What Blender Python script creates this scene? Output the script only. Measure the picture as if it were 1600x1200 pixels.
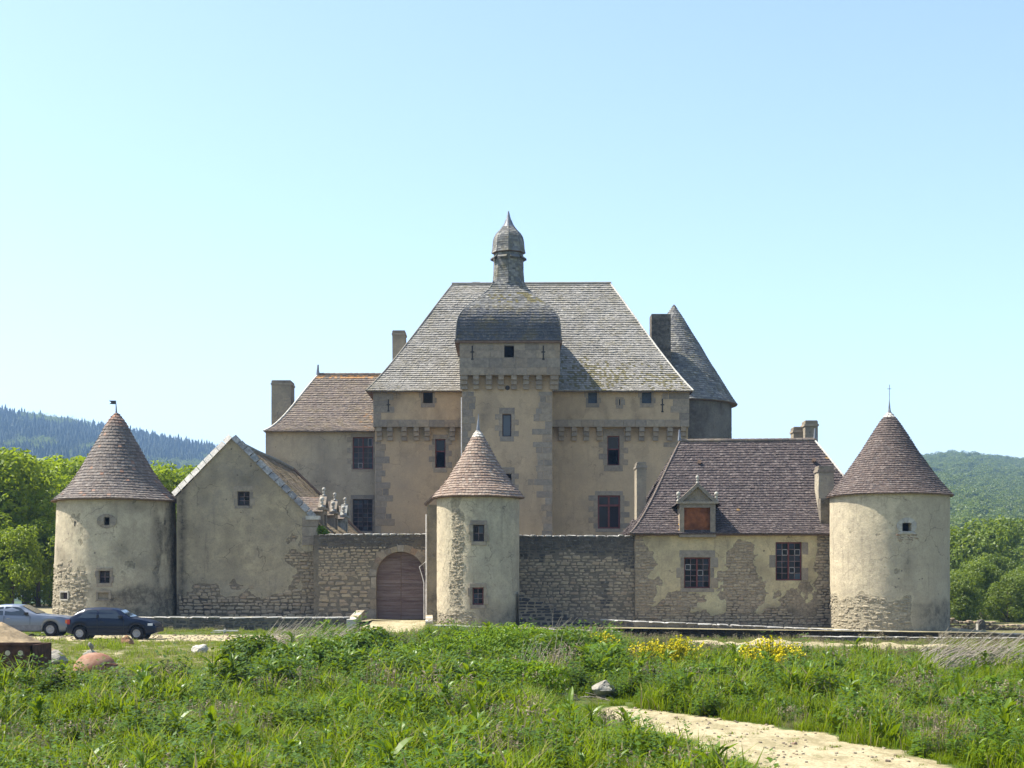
import bpy, bmesh, math, random
from mathutils import Vector, Matrix, noise
R = random.Random(7)
sc = bpy.context.scene
COL = sc.collection
for o in list(bpy.data.objects): bpy.data.objects.remove(o)
PI = math.pi
rad = math.radians

# ------------------------------------------------------------------ camera, sky, sun, exposure
F = 2400.0          # focal length in photo pixels (1600 wide)
ZC = 2.65           # eye height above the forecourt
cam = bpy.data.cameras.new('camera'); camo = bpy.data.objects.new('camera', cam); COL.objects.link(camo)
cam.sensor_width = 36; cam.lens = F/1600*36; cam.shift_y = 300/1600.0
cam.clip_start = .5; cam.clip_end = 9000
camo.location = (0, 0, ZC); camo.rotation_euler = (PI/2, 0, 0)
sc.camera = camo
SUN_EL = rad(55); SUN_AZ = math.atan2(-.978, .208)          # azimuth from +Y towards +X
sund = Vector((math.sin(SUN_AZ)*math.cos(SUN_EL), math.cos(SUN_AZ)*math.cos(SUN_EL), math.sin(SUN_EL)))
w = bpy.data.worlds.new('World'); sc.world = w; w.use_nodes = True
nt = w.node_tree; bg = nt.nodes['Background']
sky = nt.nodes.new('ShaderNodeTexSky'); sky.sky_type = 'NISHITA'; sky.sun_disc = False
sky.sun_elevation = SUN_EL; sky.sun_rotation = SUN_AZ % (2*PI)
sky.air_density = 1.0; sky.dust_density = 1.9; sky.ozone_density = 1.1; sky.altitude = 400
nt.links.new(sky.outputs[0], bg.inputs[0]); bg.inputs[1].default_value = .122
sl = bpy.data.lights.new('sun', 'SUN'); slo = bpy.data.objects.new('sun', sl); COL.objects.link(slo)
sl.energy = 5.0; sl.angle = rad(.53); sl.color = (1, .95, .86)
slo.rotation_euler = (-sund).to_track_quat('-Z', 'Y').to_euler(); slo.location = (-60, 40, 90)
vs = sc.view_settings; vs.view_transform = 'Standard'; vs.look = 'None'; vs.exposure = 1.25; vs.gamma = 1; vs.use_curve_mapping = False
sc.cycles.use_denoising = True
sc.cycles.max_bounces = 5; sc.cycles.diffuse_bounces = 2; sc.cycles.glossy_bounces = 2; sc.cycles.transmission_bounces = 3
sc.cycles.transparent_max_bounces = 6; sc.cycles.volume_bounces = 0

def PX(px, Y): return (px-800)*Y/F          # metres to the right for a photo column at distance Y
def PZ(py, Y): return ZC-(py-900)*Y/F       # height for a photo row at distance Y
def sstep(a, b, x):
    t = max(0., min(1., (x-a)/(b-a))); return t*t*(3-2*t)
def lerp(a, b, t): return a+(b-a)*t
def pw(tab, x):
    if x <= tab[0][0]: return tab[0][1]
    for (a, b), (c, d) in zip(tab, tab[1:]):
        if x <= c: return b+(d-b)*(x-a)/(c-a)
    return tab[-1][1]
def fb(x, y, z=0., o=4): return noise.fractal(Vector((x, y, z)), 1.0, 2.0, o)
def cl(x): return max(0., min(1., x))

# ------------------------------------------------------------------ material helper
class Mt:
    def __init__(s, name, rough=.9, spec=.2):
        s.m = bpy.data.materials.new(name); s.m.use_nodes = True; s.t = s.m.node_tree
        s.b = s.t.nodes['Principled BSDF']; s.b.inputs['Roughness'].default_value = rough
        s.b.inputs['Specular IOR Level'].default_value = spec
    def n(s, typ, ins=None, **props):
        nd = s.t.nodes.new(typ)
        for k, v in props.items(): setattr(nd, k, v)
        for k, v in (ins or {}).items():
            if isinstance(v, bpy.types.NodeSocket): s.t.links.new(v, nd.inputs[k])
            else: nd.inputs[k].default_value = v
        return nd
    def pos(s): return s.n('ShaderNodeNewGeometry').outputs['Position']
    def obj(s): return s.n('ShaderNodeTexCoord').outputs['Object']
    def scale(s, v, x, y, z): return s.n('ShaderNodeVectorMath', {0: v, 1: (x, y, z)}, operation='MULTIPLY').outputs[0]
    def noise(s, scale, detail=4, rough=.6, vec=None, dist=0):
        return s.n('ShaderNodeTexNoise', {'Vector': vec or s.pos(), 'Scale': scale, 'Detail': detail, 'Roughness': rough, 'Distortion': dist}).outputs['Fac']
    def ramp(s, fac, stops, interp='LINEAR'):
        nd = s.n('ShaderNodeValToRGB', {'Fac': fac}); cr = nd.color_ramp; cr.interpolation = interp
        while len(cr.elements) < len(stops): cr.elements.new(.5)
        for e, (p, c) in zip(cr.elements, stops):
            e.position = p; e.color = (c, c, c, 1) if isinstance(c, (int, float)) else (*c[:3], 1)
        return nd.outputs['Color']
    def mix(s, fac, a, b, blend='MIX'):
        nd = s.n('ShaderNodeMix', data_type='RGBA', blend_type=blend)
        for k, v in ((0, fac), (6, a), (7, b)):
            if isinstance(v, bpy.types.NodeSocket): s.t.links.new(v, nd.inputs[k])
            else: nd.inputs[k].default_value = v if k == 0 else (*v[:3], 1)
        return nd.outputs[2]
    def math(s, op, a, b=0.):
        return s.n('ShaderNodeMath', {0: a, 1: b}, operation=op).outputs[0]
    def attr(s, name='Col'):
        nd = s.n('ShaderNodeAttribute', attribute_name=name)
        return s.n('ShaderNodeSeparateColor', {0: nd.outputs['Color']}).outputs
    def orand(s): return s.n('ShaderNodeObjectInfo').outputs['Random']
    def color(s, c):
        if isinstance(c, bpy.types.NodeSocket): s.t.links.new(c, s.b.inputs['Base Color'])
        else: s.b.inputs['Base Color'].default_value = (*c, 1)
        return s
    def bump(s, h, strength=.3, dist=.02):
        nd = s.n('ShaderNodeBump', {'Height': h, 'Strength': strength, 'Distance': dist})
        s.t.links.new(nd.outputs[0], s.b.inputs['Normal']); return s
def G(v): return (v, v, v)

def plaster(name, c1, c2, stain, bare, grey=(.20, .185, .17), dirt=1.):
    D = lambda v: v*dirt
    m = Mt(name, .95, .1); p = m.pos(); col = m.attr()
    c = m.mix(m.ramp(m.noise(.45, 8, .7), [(.38, 0), (.62, 1)]), c1, c2)
    # repairs: patches of another mix with firm edges
    rp = m.noise(.33, 5, .62, m.n('ShaderNodeVectorMath', {0: p, 1: (17., 3., 9.)}, operation='ADD').outputs[0])
    c = m.mix(m.ramp(rp, [(.565, 0), (.58, .45)]), c, tuple(x*.78 for x in c2))
    c = m.mix(m.ramp(rp, [(.385, .4), (.40, 0)]), c, tuple(min(.6, x*1.12) for x in c1))
    # mottling and grain
    c = m.mix(m.ramp(m.noise(2.6, 10, .78), [(.38, D(.6)), (.58, 0)]), c, stain)
    c = m.mix(m.ramp(m.noise(11, 6, .8), [(.34, D(.55)), (.50, 0)]), c, m.mix(.6, c, (.05, .042, .035)))
    c = m.mix(m.ramp(m.noise(30, 4, .8), [(.54, 0), (.7, .35)]), c, tuple(min(.7, x*1.45) for x in c1))
    # rain streaks
    st = m.noise(1., 7, .72, m.scale(p, 3.2, 3.2, .22))
    c = m.mix(m.ramp(st, [(.56, 0), (.72, D(.6))]), c, m.mix(.4, stain, (.07, .06, .05)))
    # hairline cracks and pock marks
    wv = m.n('ShaderNodeVectorMath', {0: p, 1: m.n('ShaderNodeTexNoise', {'Vector': p, 'Scale': 1.7, 'Detail': 5}).outputs['Color']}, operation='ADD').outputs[0]
    vo = m.n('ShaderNodeTexVoronoi', {'Vector': wv, 'Scale': .55}, feature='DISTANCE_TO_EDGE').outputs['Distance']
    c = m.mix(m.math('MULTIPLY', m.ramp(vo, [(.004, D(.7)), (.013, 0)]), m.ramp(m.noise(.6, 3), [(.45, 0), (.6, 1)])), c, (.05, .042, .035))
    pk = m.n('ShaderNodeTexVoronoi', {'Vector': p, 'Scale': 2.1, 'Randomness': 1.}).outputs['Distance']
    pkm = m.math('MULTIPLY', m.ramp(m.math('ADD', pk, m.math('MULTIPLY', m.noise(14, 3), .2)), [(.17, D(.8)), (.21, 0)]), m.ramp(m.noise(.8, 3), [(.5, 0), (.58, 1)]))
    c = m.mix(pkm, c, (.07, .058, .045))
    bc = m.mix(m.ramp(m.noise(7, 5, .7), [(.35, 0), (.65, 1)]), bare, tuple(x*.5 for x in bare))
    edge = m.math('ADD', col[0], m.math('MULTIPLY', m.math('SUBTRACT', m.noise(6, 6, .75), .5), .7))
    bmask = m.ramp(edge, [(.44, 0), (.50, 1)])
    c = m.mix(m.ramp(edge, [(.30, 0), (.42, .45)]), c, tuple(min(.6, x*1.1) for x in c1))
    c = m.mix(bmask, c, bc)
    c = m.mix(m.math('MULTIPLY', col[2], m.ramp(m.noise(3, 6, .75), [(.35, .15), (.6, .9)])), c, grey)
    sedge = m.math('MULTIPLY', col[1], m.ramp(m.noise(2.6, 8, .78), [(.36, .25), (.58, 1.15)]))
    c = m.mix(sedge, c, (.075, .064, .052))
    m.color(c)
    h = m.math('ADD', m.math('MULTIPLY', m.noise(7, 8, .8), 1.1), m.math('MULTIPLY', m.noise(45, 3, .6), .35))
    h = m.math('SUBTRACT', h, m.math('MULTIPLY', bmask, .9)); h = m.math('SUBTRACT', h, pkm)
    h = m.math('ADD', h, m.math('MULTIPLY', m.math('MULTIPLY', m.noise(14, 4, .8), 1.6), bmask))
    m.bump(h, .8, .06)
    return m.m

def stone(name, pal, spk=.6, rough=.95, lich=0., bump=.5):
    m = Mt(name, rough, .15); col = m.attr()
    r = m.math('FRACT', m.math('ADD', m.orand(), col[0]))
    k = len(pal); c = m.ramp(r, [(i/(k-1) if k > 1 else 0, x) for i, x in enumerate(pal)])
    c = m.mix(m.ramp(m.noise(4, 6, .7), [(.35, spk), (.62, 0)]), c, m.mix(.55, c, (.03, .028, .028)))
    c = m.mix(m.ramp(m.noise(38, 3, .7), [(.35, .5), (.5, 0)]), c, m.mix(.5, c, (.02, .02, .02)))
    if lich: c = m.mix(m.ramp(m.noise(7, 5, .7), [(.56, 0), (.66, lich)]), c, (.42, .42, .36))
    m.color(c); m.bump(m.noise(18, 5, .75), bump, .04)
    return m.m

def tilemat(name, pal, lich=.5, lichc=(.40, .38, .33), moss=0., alt=(.45, .2, .09), rough=.9):
    m = Mt(name, rough, .25); col = m.attr()
    k = len(pal); c = m.ramp(col[0], [(i/(k-1), x) for i, x in enumerate(pal)])
    c = m.mix(m.ramp(m.noise(.55, 5, .65), [(.35, .5), (.65, 0)]), c, m.mix(.5, c, (.035, .03, .03)))
    c = m.mix(m.math('MULTIPLY', col[1], .8), c, alt)
    if lich: c = m.mix(m.ramp(m.noise(9, 5, .8), [(.52, 0), (.66, lich)]), c, lichc)
    if moss:
        c = m.mix(m.math('MULTIPLY', m.ramp(m.noise(1.3, 6, .75), [(.48, 0), (.62, moss)]), m.ramp(m.noise(14, 3, .7), [(.35, .3), (.6, 1)])), c, (.16, .125, .03))
    c = m.mix(col[2], c, (.13, .11, .035))
    m.color(c); m.bump(m.noise(30, 4, .7), .35, .02)
    return m.m

def plain(name, c, rough=.8, spec=.3, metal=0., var=.3, ns=6, bump=.15):
    m = Mt(name, rough, spec); m.b.inputs['Metallic'].default_value = metal
    d = tuple(x*(1-var) for x in c); l = tuple(min(1, x*(1+var)) for x in c)
    m.color(m.ramp(m.noise(ns, 5, .65), [(.3, d), (.7, l)]))
    if bump: m.bump(m.noise(ns*4, 4, .6), bump, .02)
    return m.m

def leafmat(name, pal, trans=.35, rough=.5, spec=.3, tintattr=False, yell=(.3, .27, .03)):
    m = Mt(name, rough, spec); col = m.attr()
    r = m.math('FRACT', m.math('ADD', m.math('MULTIPLY', m.orand(), .6), m.math('MULTIPLY', col[0], .999)))
    k = len(pal); c = m.ramp(r, [(i/(k-1), x) for i, x in enumerate(pal)])
    c = m.mix(m.ramp(m.noise(.35, 3, .6), [(.35, .45), (.65, 0)]), c, m.mix(.5, c, (.02, .04, .01)))
    c = m.mix(m.ramp(m.noise(.16, 4, .7), [(.42, 0), (.62, .4)]), c, m.mix(.5, c, tuple(min(.5, x*1.5) for x in pal[-1])))
    c = m.mix(col[1], c, yell)
    m.color(c)
    tr = m.n('ShaderNodeBsdfTranslucent', {'Color': m.mix(.5, c, (.26, .32, .005))})
    mx = m.n('ShaderNodeMixShader', {0: trans, 1: m.b.outputs[0], 2: tr.outputs[0]})
    m.t.links.new(mx.outputs[0], m.t.nodes['Material Output'].inputs[0])
    return m.m

MT = {}
MT['pl_tower'] = plaster('old_lime_render', (.55, .47, .32), (.45, .385, .27), (.25, .21, .16), (.46, .40, .28), dirt=.8)
MT['pl_gable'] = plaster('grey_lime_render', (.44, .365, .235), (.335, .28, .19), (.20, .165, .125), (.33, .265, .18), dirt=.9)
MT['pl_keep'] = plaster('ochre_render', (.49, .365, .225), (.42, .32, .205), (.30, .23, .155), (.28, .24, .19), dirt=.5)
MT['pl_wing'] = plaster('tan_render', (.44, .355, .235), (.365, .30, .21), (.24, .20, .15), (.28, .24, .19), dirt=.6)
MT['pl_right'] = plaster('yellow_render', (.62, .495, .275), (.50, .405, .235), (.32, .25, .17), (.44, .345, .23), dirt=.85)
MT['mortar'] = plaster('dark_mortar', (.24, .20, .145), (.18, .15, .11), (.10, .085, .065), (.14, .12, .09))
MT['back'] = plain('plain_render', (.3, .25, .18), .95, .1)
MT['rubble'] = stone('rubble_stone', [(.20, .155, .11), (.32, .25, .165), (.22, .18, .135), (.36, .29, .185), (.29, .195, .125), (.23, .185, .14)], .7)
MT['rubble_pale'] = stone('pale_rubble', [(.38, .32, .22), (.31, .265, .19), (.42, .36, .25), (.34, .29, .21)], .5)
MT['rubble_lodge'] = stone('lodge_rubble', [(.31, .24, .165), (.40, .315, .21), (.35, .28, .19), (.45, .36, .24), (.37, .27, .18)], .6)
MT['rubble_shadow'] = stone('shadow_dark_rubble', [(.035, .033, .034), (.06, .056, .053), (.045, .042, .042)], .6)  # dark stone of the sloping parapet, its colour lowered to shadow black
MT['rubble_dark'] = stone('dark_rubble', [(.075, .065, .055), (.12, .105, .085), (.09, .08, .07), (.16, .13, .10)], .6, lich=.3)
MT['granite'] = stone('grey_granite', [(.26, .215, .17), (.36, .295, .21), (.28, .24, .19), (.33, .26, .18), (.23, .195, .155), (.31, .265, .205)], .65, lich=.15)
MT['granite_pale'] = stone('pale_granite', [(.40, .375, .32), (.46, .43, .36), (.36, .34, .30)], .4, lich=.3)
MT['coping'] = stone('lichen_coping', [(.42, .40, .36), (.50, .48, .43), (.36, .345, .32)], .8, lich=.7)
MT['coping_moss'] = stone('mossy_coping', [(.20, .20, .19), (.32, .32, .30), (.25, .25, .22)], 1., lich=.9)
MT['interior'] = plain('dark_interior', (.05, .045, .04), .95, .05)
MT['t_left'] = tilemat('brown_tile', [(.13, .108, .092), (.165, .14, .118), (.10, .085, .078), (.145, .115, .094), (.20, .172, .146)], .35, alt=(.36, .17, .09))
MT['t_gate'] = tilemat('orange_tile', [(.22, .155, .115), (.28, .21, .16), (.175, .125, .10), (.25, .17, .12), (.33, .265, .205)], .4, lichc=(.5, .45, .36), alt=(.6, .57, .5))
MT['t_right'] = tilemat('red_brown_tile', [(.10, .072, .06), (.08, .06, .053), (.12, .088, .072), (.064, .05, .046), (.15, .115, .098)], .3, alt=(.6, .57, .5))
MT['t_lodge'] = tilemat('plum_tile', [(.058, .044, .043), (.082, .062, .057), (.044, .035, .036), (.069, .053, .05), (.125, .10, .092)], .35, lichc=(.38, .34, .28), alt=(.5, .27, .03))
MT['t_keep'] = tilemat('grey_shingle', [(.215, .20, .175), (.275, .26, .225), (.315, .295, .26), (.24, .225, .20), (.355, .335, .295)], .3, lichc=(.42, .40, .33), moss=.35)
MT['t_wing'] = tilemat('mottled_tile', [(.135, .102, .082), (.175, .135, .105), (.10, .08, .07), (.215, .17, .13), (.125, .098, .083)], .4, alt=(.42, .2, .05), moss=.3)
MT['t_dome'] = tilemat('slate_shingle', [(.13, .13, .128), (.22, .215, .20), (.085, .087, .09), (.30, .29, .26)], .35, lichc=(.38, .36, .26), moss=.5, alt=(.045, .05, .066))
MT['t_barn'] = tilemat('mossy_tile', [(.24, .17, .10), (.31, .225, .13), (.19, .145, .10), (.35, .27, .16)], .5, moss=.8)
MT['mortar_cap'] = plain('lime_cap', (.52, .49, .42), .95, .1)
MT['red_paint'] = plain('oxblood_paint', (.13, .034, .028), .6, .3, var=.35, ns=9)
MT['dark_paint'] = plain('dark_paint', (.035, .022, .026), .6, .3)
MT['bar'] = plain('worn_glazing_bar', (.17, .115, .11), .7, .2)
MT['putty'] = plain('fresh_putty', (.36, .34, .33), .7, .2)
m = Mt('weathered_red_wood', .85, .15); m.color(m.mix(m.ramp(m.noise(1., 6, .7, m.scale(m.pos(), .8, 1, 9)), [(.35, 0), (.7, 1)]), m.ramp(m.orand(), [(0, (.085, .05, .044)), (.5, (.125, .078, .068)), (1, (.165, .11, .096))]), (.21, .165, .145))); m.bump(m.noise(6, 4, .6, m.scale(m.pos(), .6, 1, 12)), .4, .02); MT['door'] = m.m
MT['rustboard'] = plain('orange_board', (.185, .065, .025), .85, .1, var=.7, ns=1.6)
MT['iron'] = plain('dark_iron', (.035, .033, .035), .6, .4)
MT['lead'] = plain('lead_sheet', (.16, .17, .19), .5, .5)
MT['pipe'] = plain('zinc_pipe', (.62, .57, .52), .45, .5)
MT['wood'] = plain('old_wood', (.15, .10, .07), .9, .1)
g = Mt('window_glass', .1, .22); g.color((.010, .009, .012)); MT['glass'] = g.m
g = Mt('window_glass_blue', .12, .4); g.color((.045, .06, .085)); MT['glass_sky'] = g.m

# ------------------------------------------------------------------ mesh helpers
def link(o, parent=None):
    COL.objects.link(o)
    if parent is not None: o.parent = parent
    return o
def wpos(o):
    v = Vector(o.location)
    while o.parent: o = o.parent; v += o.location
    return v
def thing(name, label, cat, loc=(0, 0, 0), group=None):
    o = bpy.data.objects.new(name, None); link(o); o.location = loc; o.empty_display_size = .3
    return tag(o, label, cat, group)
def tag(o, label=None, cat=None, group=None, kind=None):
    for k, v in (('label', label), ('category', cat), ('group', group), ('kind', kind)):
        if v: o[k] = v
    return o

class MB:
    def __init__(s): s.v = []; s.f = []; s.c = []; s.cur = (0., 0., 0.)
    def face(s, pts, c=None):
        i = len(s.v); s.v += [tuple(p) for p in pts]; s.f.append(tuple(range(i, i+len(pts)))); s.c.append(c or s.cur)
    def add(s, vs, fs, c=None):
        i = len(s.v); s.v += [tuple(p) for p in vs]
        for f in fs: s.f.append(tuple(i+k for k in f)); s.c.append(c or s.cur)
    def box(s, lo, hi, fr=None, c=None):
        vs = [(x, y, z) for x in (lo[0], hi[0]) for y in (lo[1], hi[1]) for z in (lo[2], hi[2])]
        if fr: vs = [fr(*v) for v in vs]
        s.add(vs, [(0, 1, 3, 2), (4, 6, 7, 5), (0, 4, 5, 1), (2, 3, 7, 6), (0, 2, 6, 4), (1, 5, 7, 3)], c)
    def prism(s, pts, fn0, fn1, c=None):
        n = len(pts); s.add([fn0(*p) for p in pts]+[fn1(*p) for p in pts], [tuple(range(n))[::-1], tuple(range(n, 2*n))]+[(i, (i+1) % n, n+(i+1) % n, n+i) for i in range(n)], c)
    def tube(s, pts, rs, n=6, c=None, cap=True):
        rings = []
        for i, p in enumerate(pts):
            p = Vector(p); a = Vector(pts[max(0, i-1)]); b = Vector(pts[min(len(pts)-1, i+1)])
            d = (b-a).normalized(); u = d.cross(Vector((0, 0, 1)) if abs(d.z) < .9 else Vector((1, 0, 0))).normalized(); w_ = d.cross(u)
            r = rs[i] if isinstance(rs, (list, tuple)) else rs
            rings.append([p+(u*math.cos(2*PI*k/n)+w_*math.sin(2*PI*k/n))*r for k in range(n)])
        fs = [(i*n+k, i*n+(k+1) % n, (i+1)*n+(k+1) % n, (i+1)*n+k) for i in range(len(pts)-1) for k in range(n)]
        if cap: fs += [tuple(range(n))[::-1], tuple(range((len(pts)-1)*n, len(pts)*n))]
        s.add([p for r in rings for p in r], fs, c)
    def lathe(s, c, prof, n=16, col=None):
        vs = [(c[0]+r*math.sin(2*PI*k/n), c[1]-r*math.cos(2*PI*k/n), c[2]+z) for r, z in prof for k in range(n)]
        fs = [(i*n+k, i*n+(k+1) % n, (i+1)*n+(k+1) % n, (i+1)*n+k) for i in range(len(prof)-1) for k in range(n)]
        s.add(vs, fs, col)
    def build(s, name, m, parent=None, smooth=False, kind=None, own=False):
        me = bpy.data.meshes.new(name); me.from_pydata(s.v, [], s.f)
        ca = me.color_attributes.new('Col', 'FLOAT_COLOR', 'CORNER')
        buf = []
        for f, c in zip(s.f, s.c): buf += [c[0], c[1], c[2], 1.]*len(f)
        ca.data.foreach_set('color', buf)
        if isinstance(m, str): m = MT[m]
        if m: me.materials.append(m)
        if smooth: me.polygons.foreach_set('use_smooth', [True]*len(me.polygons))
        o = bpy.data.objects.new(name, me); link(o, parent)
        if parent is not None and not own: o.location = -wpos(parent)
        if kind: o['kind'] = kind
        return o

class Fr:      # a wall frame: along, up, outward
    def __init__(s, o, t=(1, 0, 0), n=(0, -1, 0)): s.o = Vector(o); s.t = Vector(t); s.nn = Vector(n); s.rz = math.atan2(s.t.y, s.t.x)
    def __call__(s, a, d, b): return s.o+s.t*a+s.nn*d+Vector((0, 0, b))
    def p(s, u, z, d): return s(u, d, z)
    def rot(s, u): return s.rz
def front(Y): return Fr((0, Y, 0))
class Cyl:
    def __init__(s, cx, cy, r): s.cx = cx; s.cy = cy; s.r = r if callable(r) else (lambda z: r); s.R = s.r(0)
    def p(s, u, z, d):
        a = u/s.R; q = s.r(z)+d; return Vector((s.cx+q*math.sin(a), s.cy-q*math.cos(a), z))
    def rot(s, u): return u/s.R
    def at(s, px, py):
        best = None; base = math.atan2(-s.cx, s.cy)
        for i in range(-895, 896):
            a = -base*0+rad(i/10.)+math.atan2(-s.cx, s.cy); y = s.cy-s.R*math.cos(a); x = s.cx+s.R*math.sin(a)
            e = abs(800+F*x/y-px)
            if best is None or e < best[0]: best = (e, a, y)
        return best[1]*s.R, PZ(py, best[2])
    def frame(s, u, z):
        a = u/s.R; q = s.r(z); return Fr((s.cx+q*math.sin(a), s.cy-q*math.cos(a), 0), (math.cos(a), math.sin(a), 0), (math.sin(a), -math.cos(a), 0))

def wall(name, parent, fr, u0, u1, z0, z1, holes, m, attr=None, step=.15, depth=.35, clips=(), disp=None):
    def cuts(a, b, hs):
        ks = sorted({a, b, *[h for h in hs if a < h < b]}); out = []
        for p, q in zip(ks, ks[1:]):
            n = max(1, int(round((q-p)/step))); out += [p+(q-p)*i/n for i in range(n)]
        return out+[b]
    us = cuts(u0, u1, [h[i] for h in holes for i in (0, 1)]); zs = cuts(z0, z1, [h[i] for h in holes for i in (2, 3)])
    bm = bmesh.new(); lay = bm.verts.layers.float_color.new('Col')
    def vert(u, z, d):
        a = attr(u, z) if attr else (0, 0, 0)
        dd = d
        if d == 0: dd += -.03*a[0]+.012*fb(u*2.3, z*2.3, 1.7, 3)+(disp(u, z) if disp else 0)
        v = bm.verts.new(fr.p(u, z, dd)); v[lay] = (*a, 1); return v
    grid = {(i, j): vert(u, z, 0) for i, u in enumerate(us) for j, z in enumerate(zs)}
    for i in range(len(us)-1):
        for j in range(len(zs)-1):
            cu = (us[i]+us[i+1])/2; cz = (zs[j]+zs[j+1])/2
            if any(a < cu < b and c < cz < d for a, b, c, d in holes): continue
            bm.faces.new((grid[i, j], grid[i+1, j], grid[i+1, j+1], grid[i, j+1])).smooth = True
    for a, b, c, d in holes:
        for (ua, za), (ub, zb) in (((a, c), (b, c)), ((b, c), (b, d)), ((b, d), (a, d)), ((a, d), (a, c))):
            bm.faces.new((vert(ua, za, .004), vert(ub, zb, .004), vert(ub, zb, -depth), vert(ua, za, -depth)))
    for co, no in clips:
        bmesh.ops.bisect_plane(bm, geom=bm.verts[:]+bm.edges[:]+bm.faces[:], plane_co=co, plane_no=no, clear_outer=True)
    me = bpy.data.meshes.new(name); bm.to_mesh(me); bm.free(); me.materials.append(MT[m])
    o = bpy.data.objects.new(name, me); link(o, parent); o.location = -wpos(parent); return o

# unit stones shared by all masonry pieces
def unit_stone(seed, bev=.1, jit=.05):
    r = random.Random(seed); bm = bmesh.new(); bmesh.ops.create_cube(bm, size=1)
    for v in bm.verts: v.co += Vector((r.uniform(-jit, jit), 0, r.uniform(-jit, jit)))
    bmesh.ops.bevel(bm, geom=bm.edges[:]+bm.verts[:], offset=bev, segments=1, affect='EDGES')
    for v in bm.verts: v.co += Vector((r.uniform(-jit, jit)*.4, r.uniform(-jit, jit)*.5, r.uniform(-jit, jit)*.4))
    return bm
def unit_mesh(name, seed, m, bev, jit):
    bm = unit_stone(seed, bev, jit); me = bpy.data.meshes.new(name); bm.to_mesh(me); bm.free()
    ca = me.color_attributes.new('Col', 'FLOAT_COLOR', 'CORNER'); ca.data.foreach_set('color', [0, 0, 0, 1]*len(ca.data))
    me.materials.append(MT[m]); return me
UM = {}
def stone_obj(name, parent, fr, u, z, w_, h, mat, proud=.02, depth=.24, rough=True, tilt=0.):
    key = (mat, rough)
    if key not in UM: UM[key] = [unit_mesh('stone', 10+i, mat, .17 if rough else .03, .13 if rough else .008) for i in range(7)]
    o = bpy.data.objects.new(name, R.choice(UM[key])); link(o, parent)
    o.location = fr.p(u, z, proud-depth/2)-wpos(parent); o.scale = (w_, depth, h); o.rotation_euler = (0, tilt, fr.rot(u))
    return o
SV = [[tuple(v.co) for v in b.verts] for b in [unit_stone(30+i, .2, .14) for i in range(5)]]
SF = [[tuple(v.index for v in f.verts) for f in b.faces] for b in [unit_stone(30+i, .2, .14) for i in range(5)]]
def rubble(parent, fr, u0, u1, z0, z1, hh, ww, mat, mask=None, single=300, proud=(.0, .035), depth=.2, name='stone', joint=.025, big=None, loose=0.):
    items = []; z = z0
    while z < z1:
        h = R.uniform(*hh)*(big(z) if big else 1); u = u0-R.uniform(0, .2)
        while u < u1:
            w_ = R.uniform(*ww)*(big(z) if big else 1)*(.8+.5*h/hh[1]); a = max(u, u0); b = min(u+w_, u1)
            if b-a > .08:
                hz = h*R.uniform(.72, 1.12); uc = (a+b)/2; zc = z+h/2+R.uniform(-.18, .18)*h
                zc += R.uniform(-.5, .5)*loose*h; uc += R.uniform(-.3, .3)*loose*w_
                if loose: hz *= R.uniform(.55, 1.); b -= (b-a)*R.uniform(0, .3)
                if (mask is None or mask(uc, zc)): items.append((uc, zc, b-a-joint, hz-joint, R.uniform(*proud)))
            u += w_
        z += h
    items.sort(key=lambda t: -t[2]*t[3])
    for t in items[:single]: stone_obj(name, parent, fr, t[0], t[1], t[2], t[3], mat, t[4], depth, True, R.uniform(-.08, .08))
    if items[single:]:
        mb = MB()
        for uc, zc, w_, h, pr in items[single:]:
            k = R.randrange(5); c = fr.p(uc, zc, pr-depth/2); rz = fr.rot(uc); cs, sn = math.cos(rz), math.sin(rz)
            mb.add([(c.x+x*w_*cs-y*depth*sn, c.y+x*w_*sn+y*depth*cs, c.z+q*h) for x, y, q in SV[k]], SF[k], (R.random(), 0, 0))
        mb.build('rubble_stones', mat, parent, kind='stuff')

def tiles(parent, fn, n, wid, mat, thick=.03, closed=False, colfn=None, name='roof_tiles', wob=.02):
    mb = MB()
    for i in range(n):
        v0 = i/n; v1 = min(1, (i+1.3)/n)
        if closed:
            L = sum((fn((k+1)/12, v0)-fn(k/12, v0)).length for k in range(12))
        else: L = (fn(1, v0)-fn(0, v0)).length
        nt_ = max(5 if closed else 1, int(L/wid)); off = R.random()
        for j in range(-1, nt_):
            s0 = (j+off)/nt_; s1 = (j+off+.965)/nt_
            if not closed:
                s0 = max(0, s0); s1 = min(1, s1)
                if s1-s0 < .12/nt_: continue
            elif j < 0: continue
            vj = max(0, v0+R.uniform(-.10, .10)/n)
            a, b, c, d = fn(s0, vj), fn(s1, vj), fn(s1, v1), fn(s0, v1)
            nn = (b-a).cross(d-a)
            if nn.length < 1e-9: nn = (b-a).cross(c-a)
            if nn.length < 1e-9: continue
            nn.normalize()
            sm = (s0+s1)/2
            w0 = wob*fb(a.x*.6, a.y*.6, a.z*.6, 2)
            t0 = thick*R.uniform(.8, 1.35)+w0; t1 = thick*R.uniform(.8, 1.35)+w0; lo = nn*(w0-.02); up = nn*(.006+w0)
            cc = (R.random(), 0, 0)
            if colfn: cc = (cc[0], *colfn(sm, v0))
            al, bl = a+nn*t0, b+nn*t1
            mb.face((al, bl, c+up, d+up), cc); mb.face((a+lo, b+lo, bl, al), (cc[0]*.6, cc[1], cc[2]))
    return mb.build(name, mat, parent, kind='stuff')
def shell(name, parent, fn, ns, nv, mat, closed=False):
    mb = MB()
    for i in range(nv):
        for j in range(ns):
            q = [fn(j/ns, i/nv), fn((j+1)/ns, i/nv), fn((j+1)/ns, (i+1)/nv), fn(j/ns, (i+1)/nv)]
            mb.face(q)
    return mb.build(name, mat, parent)
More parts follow.
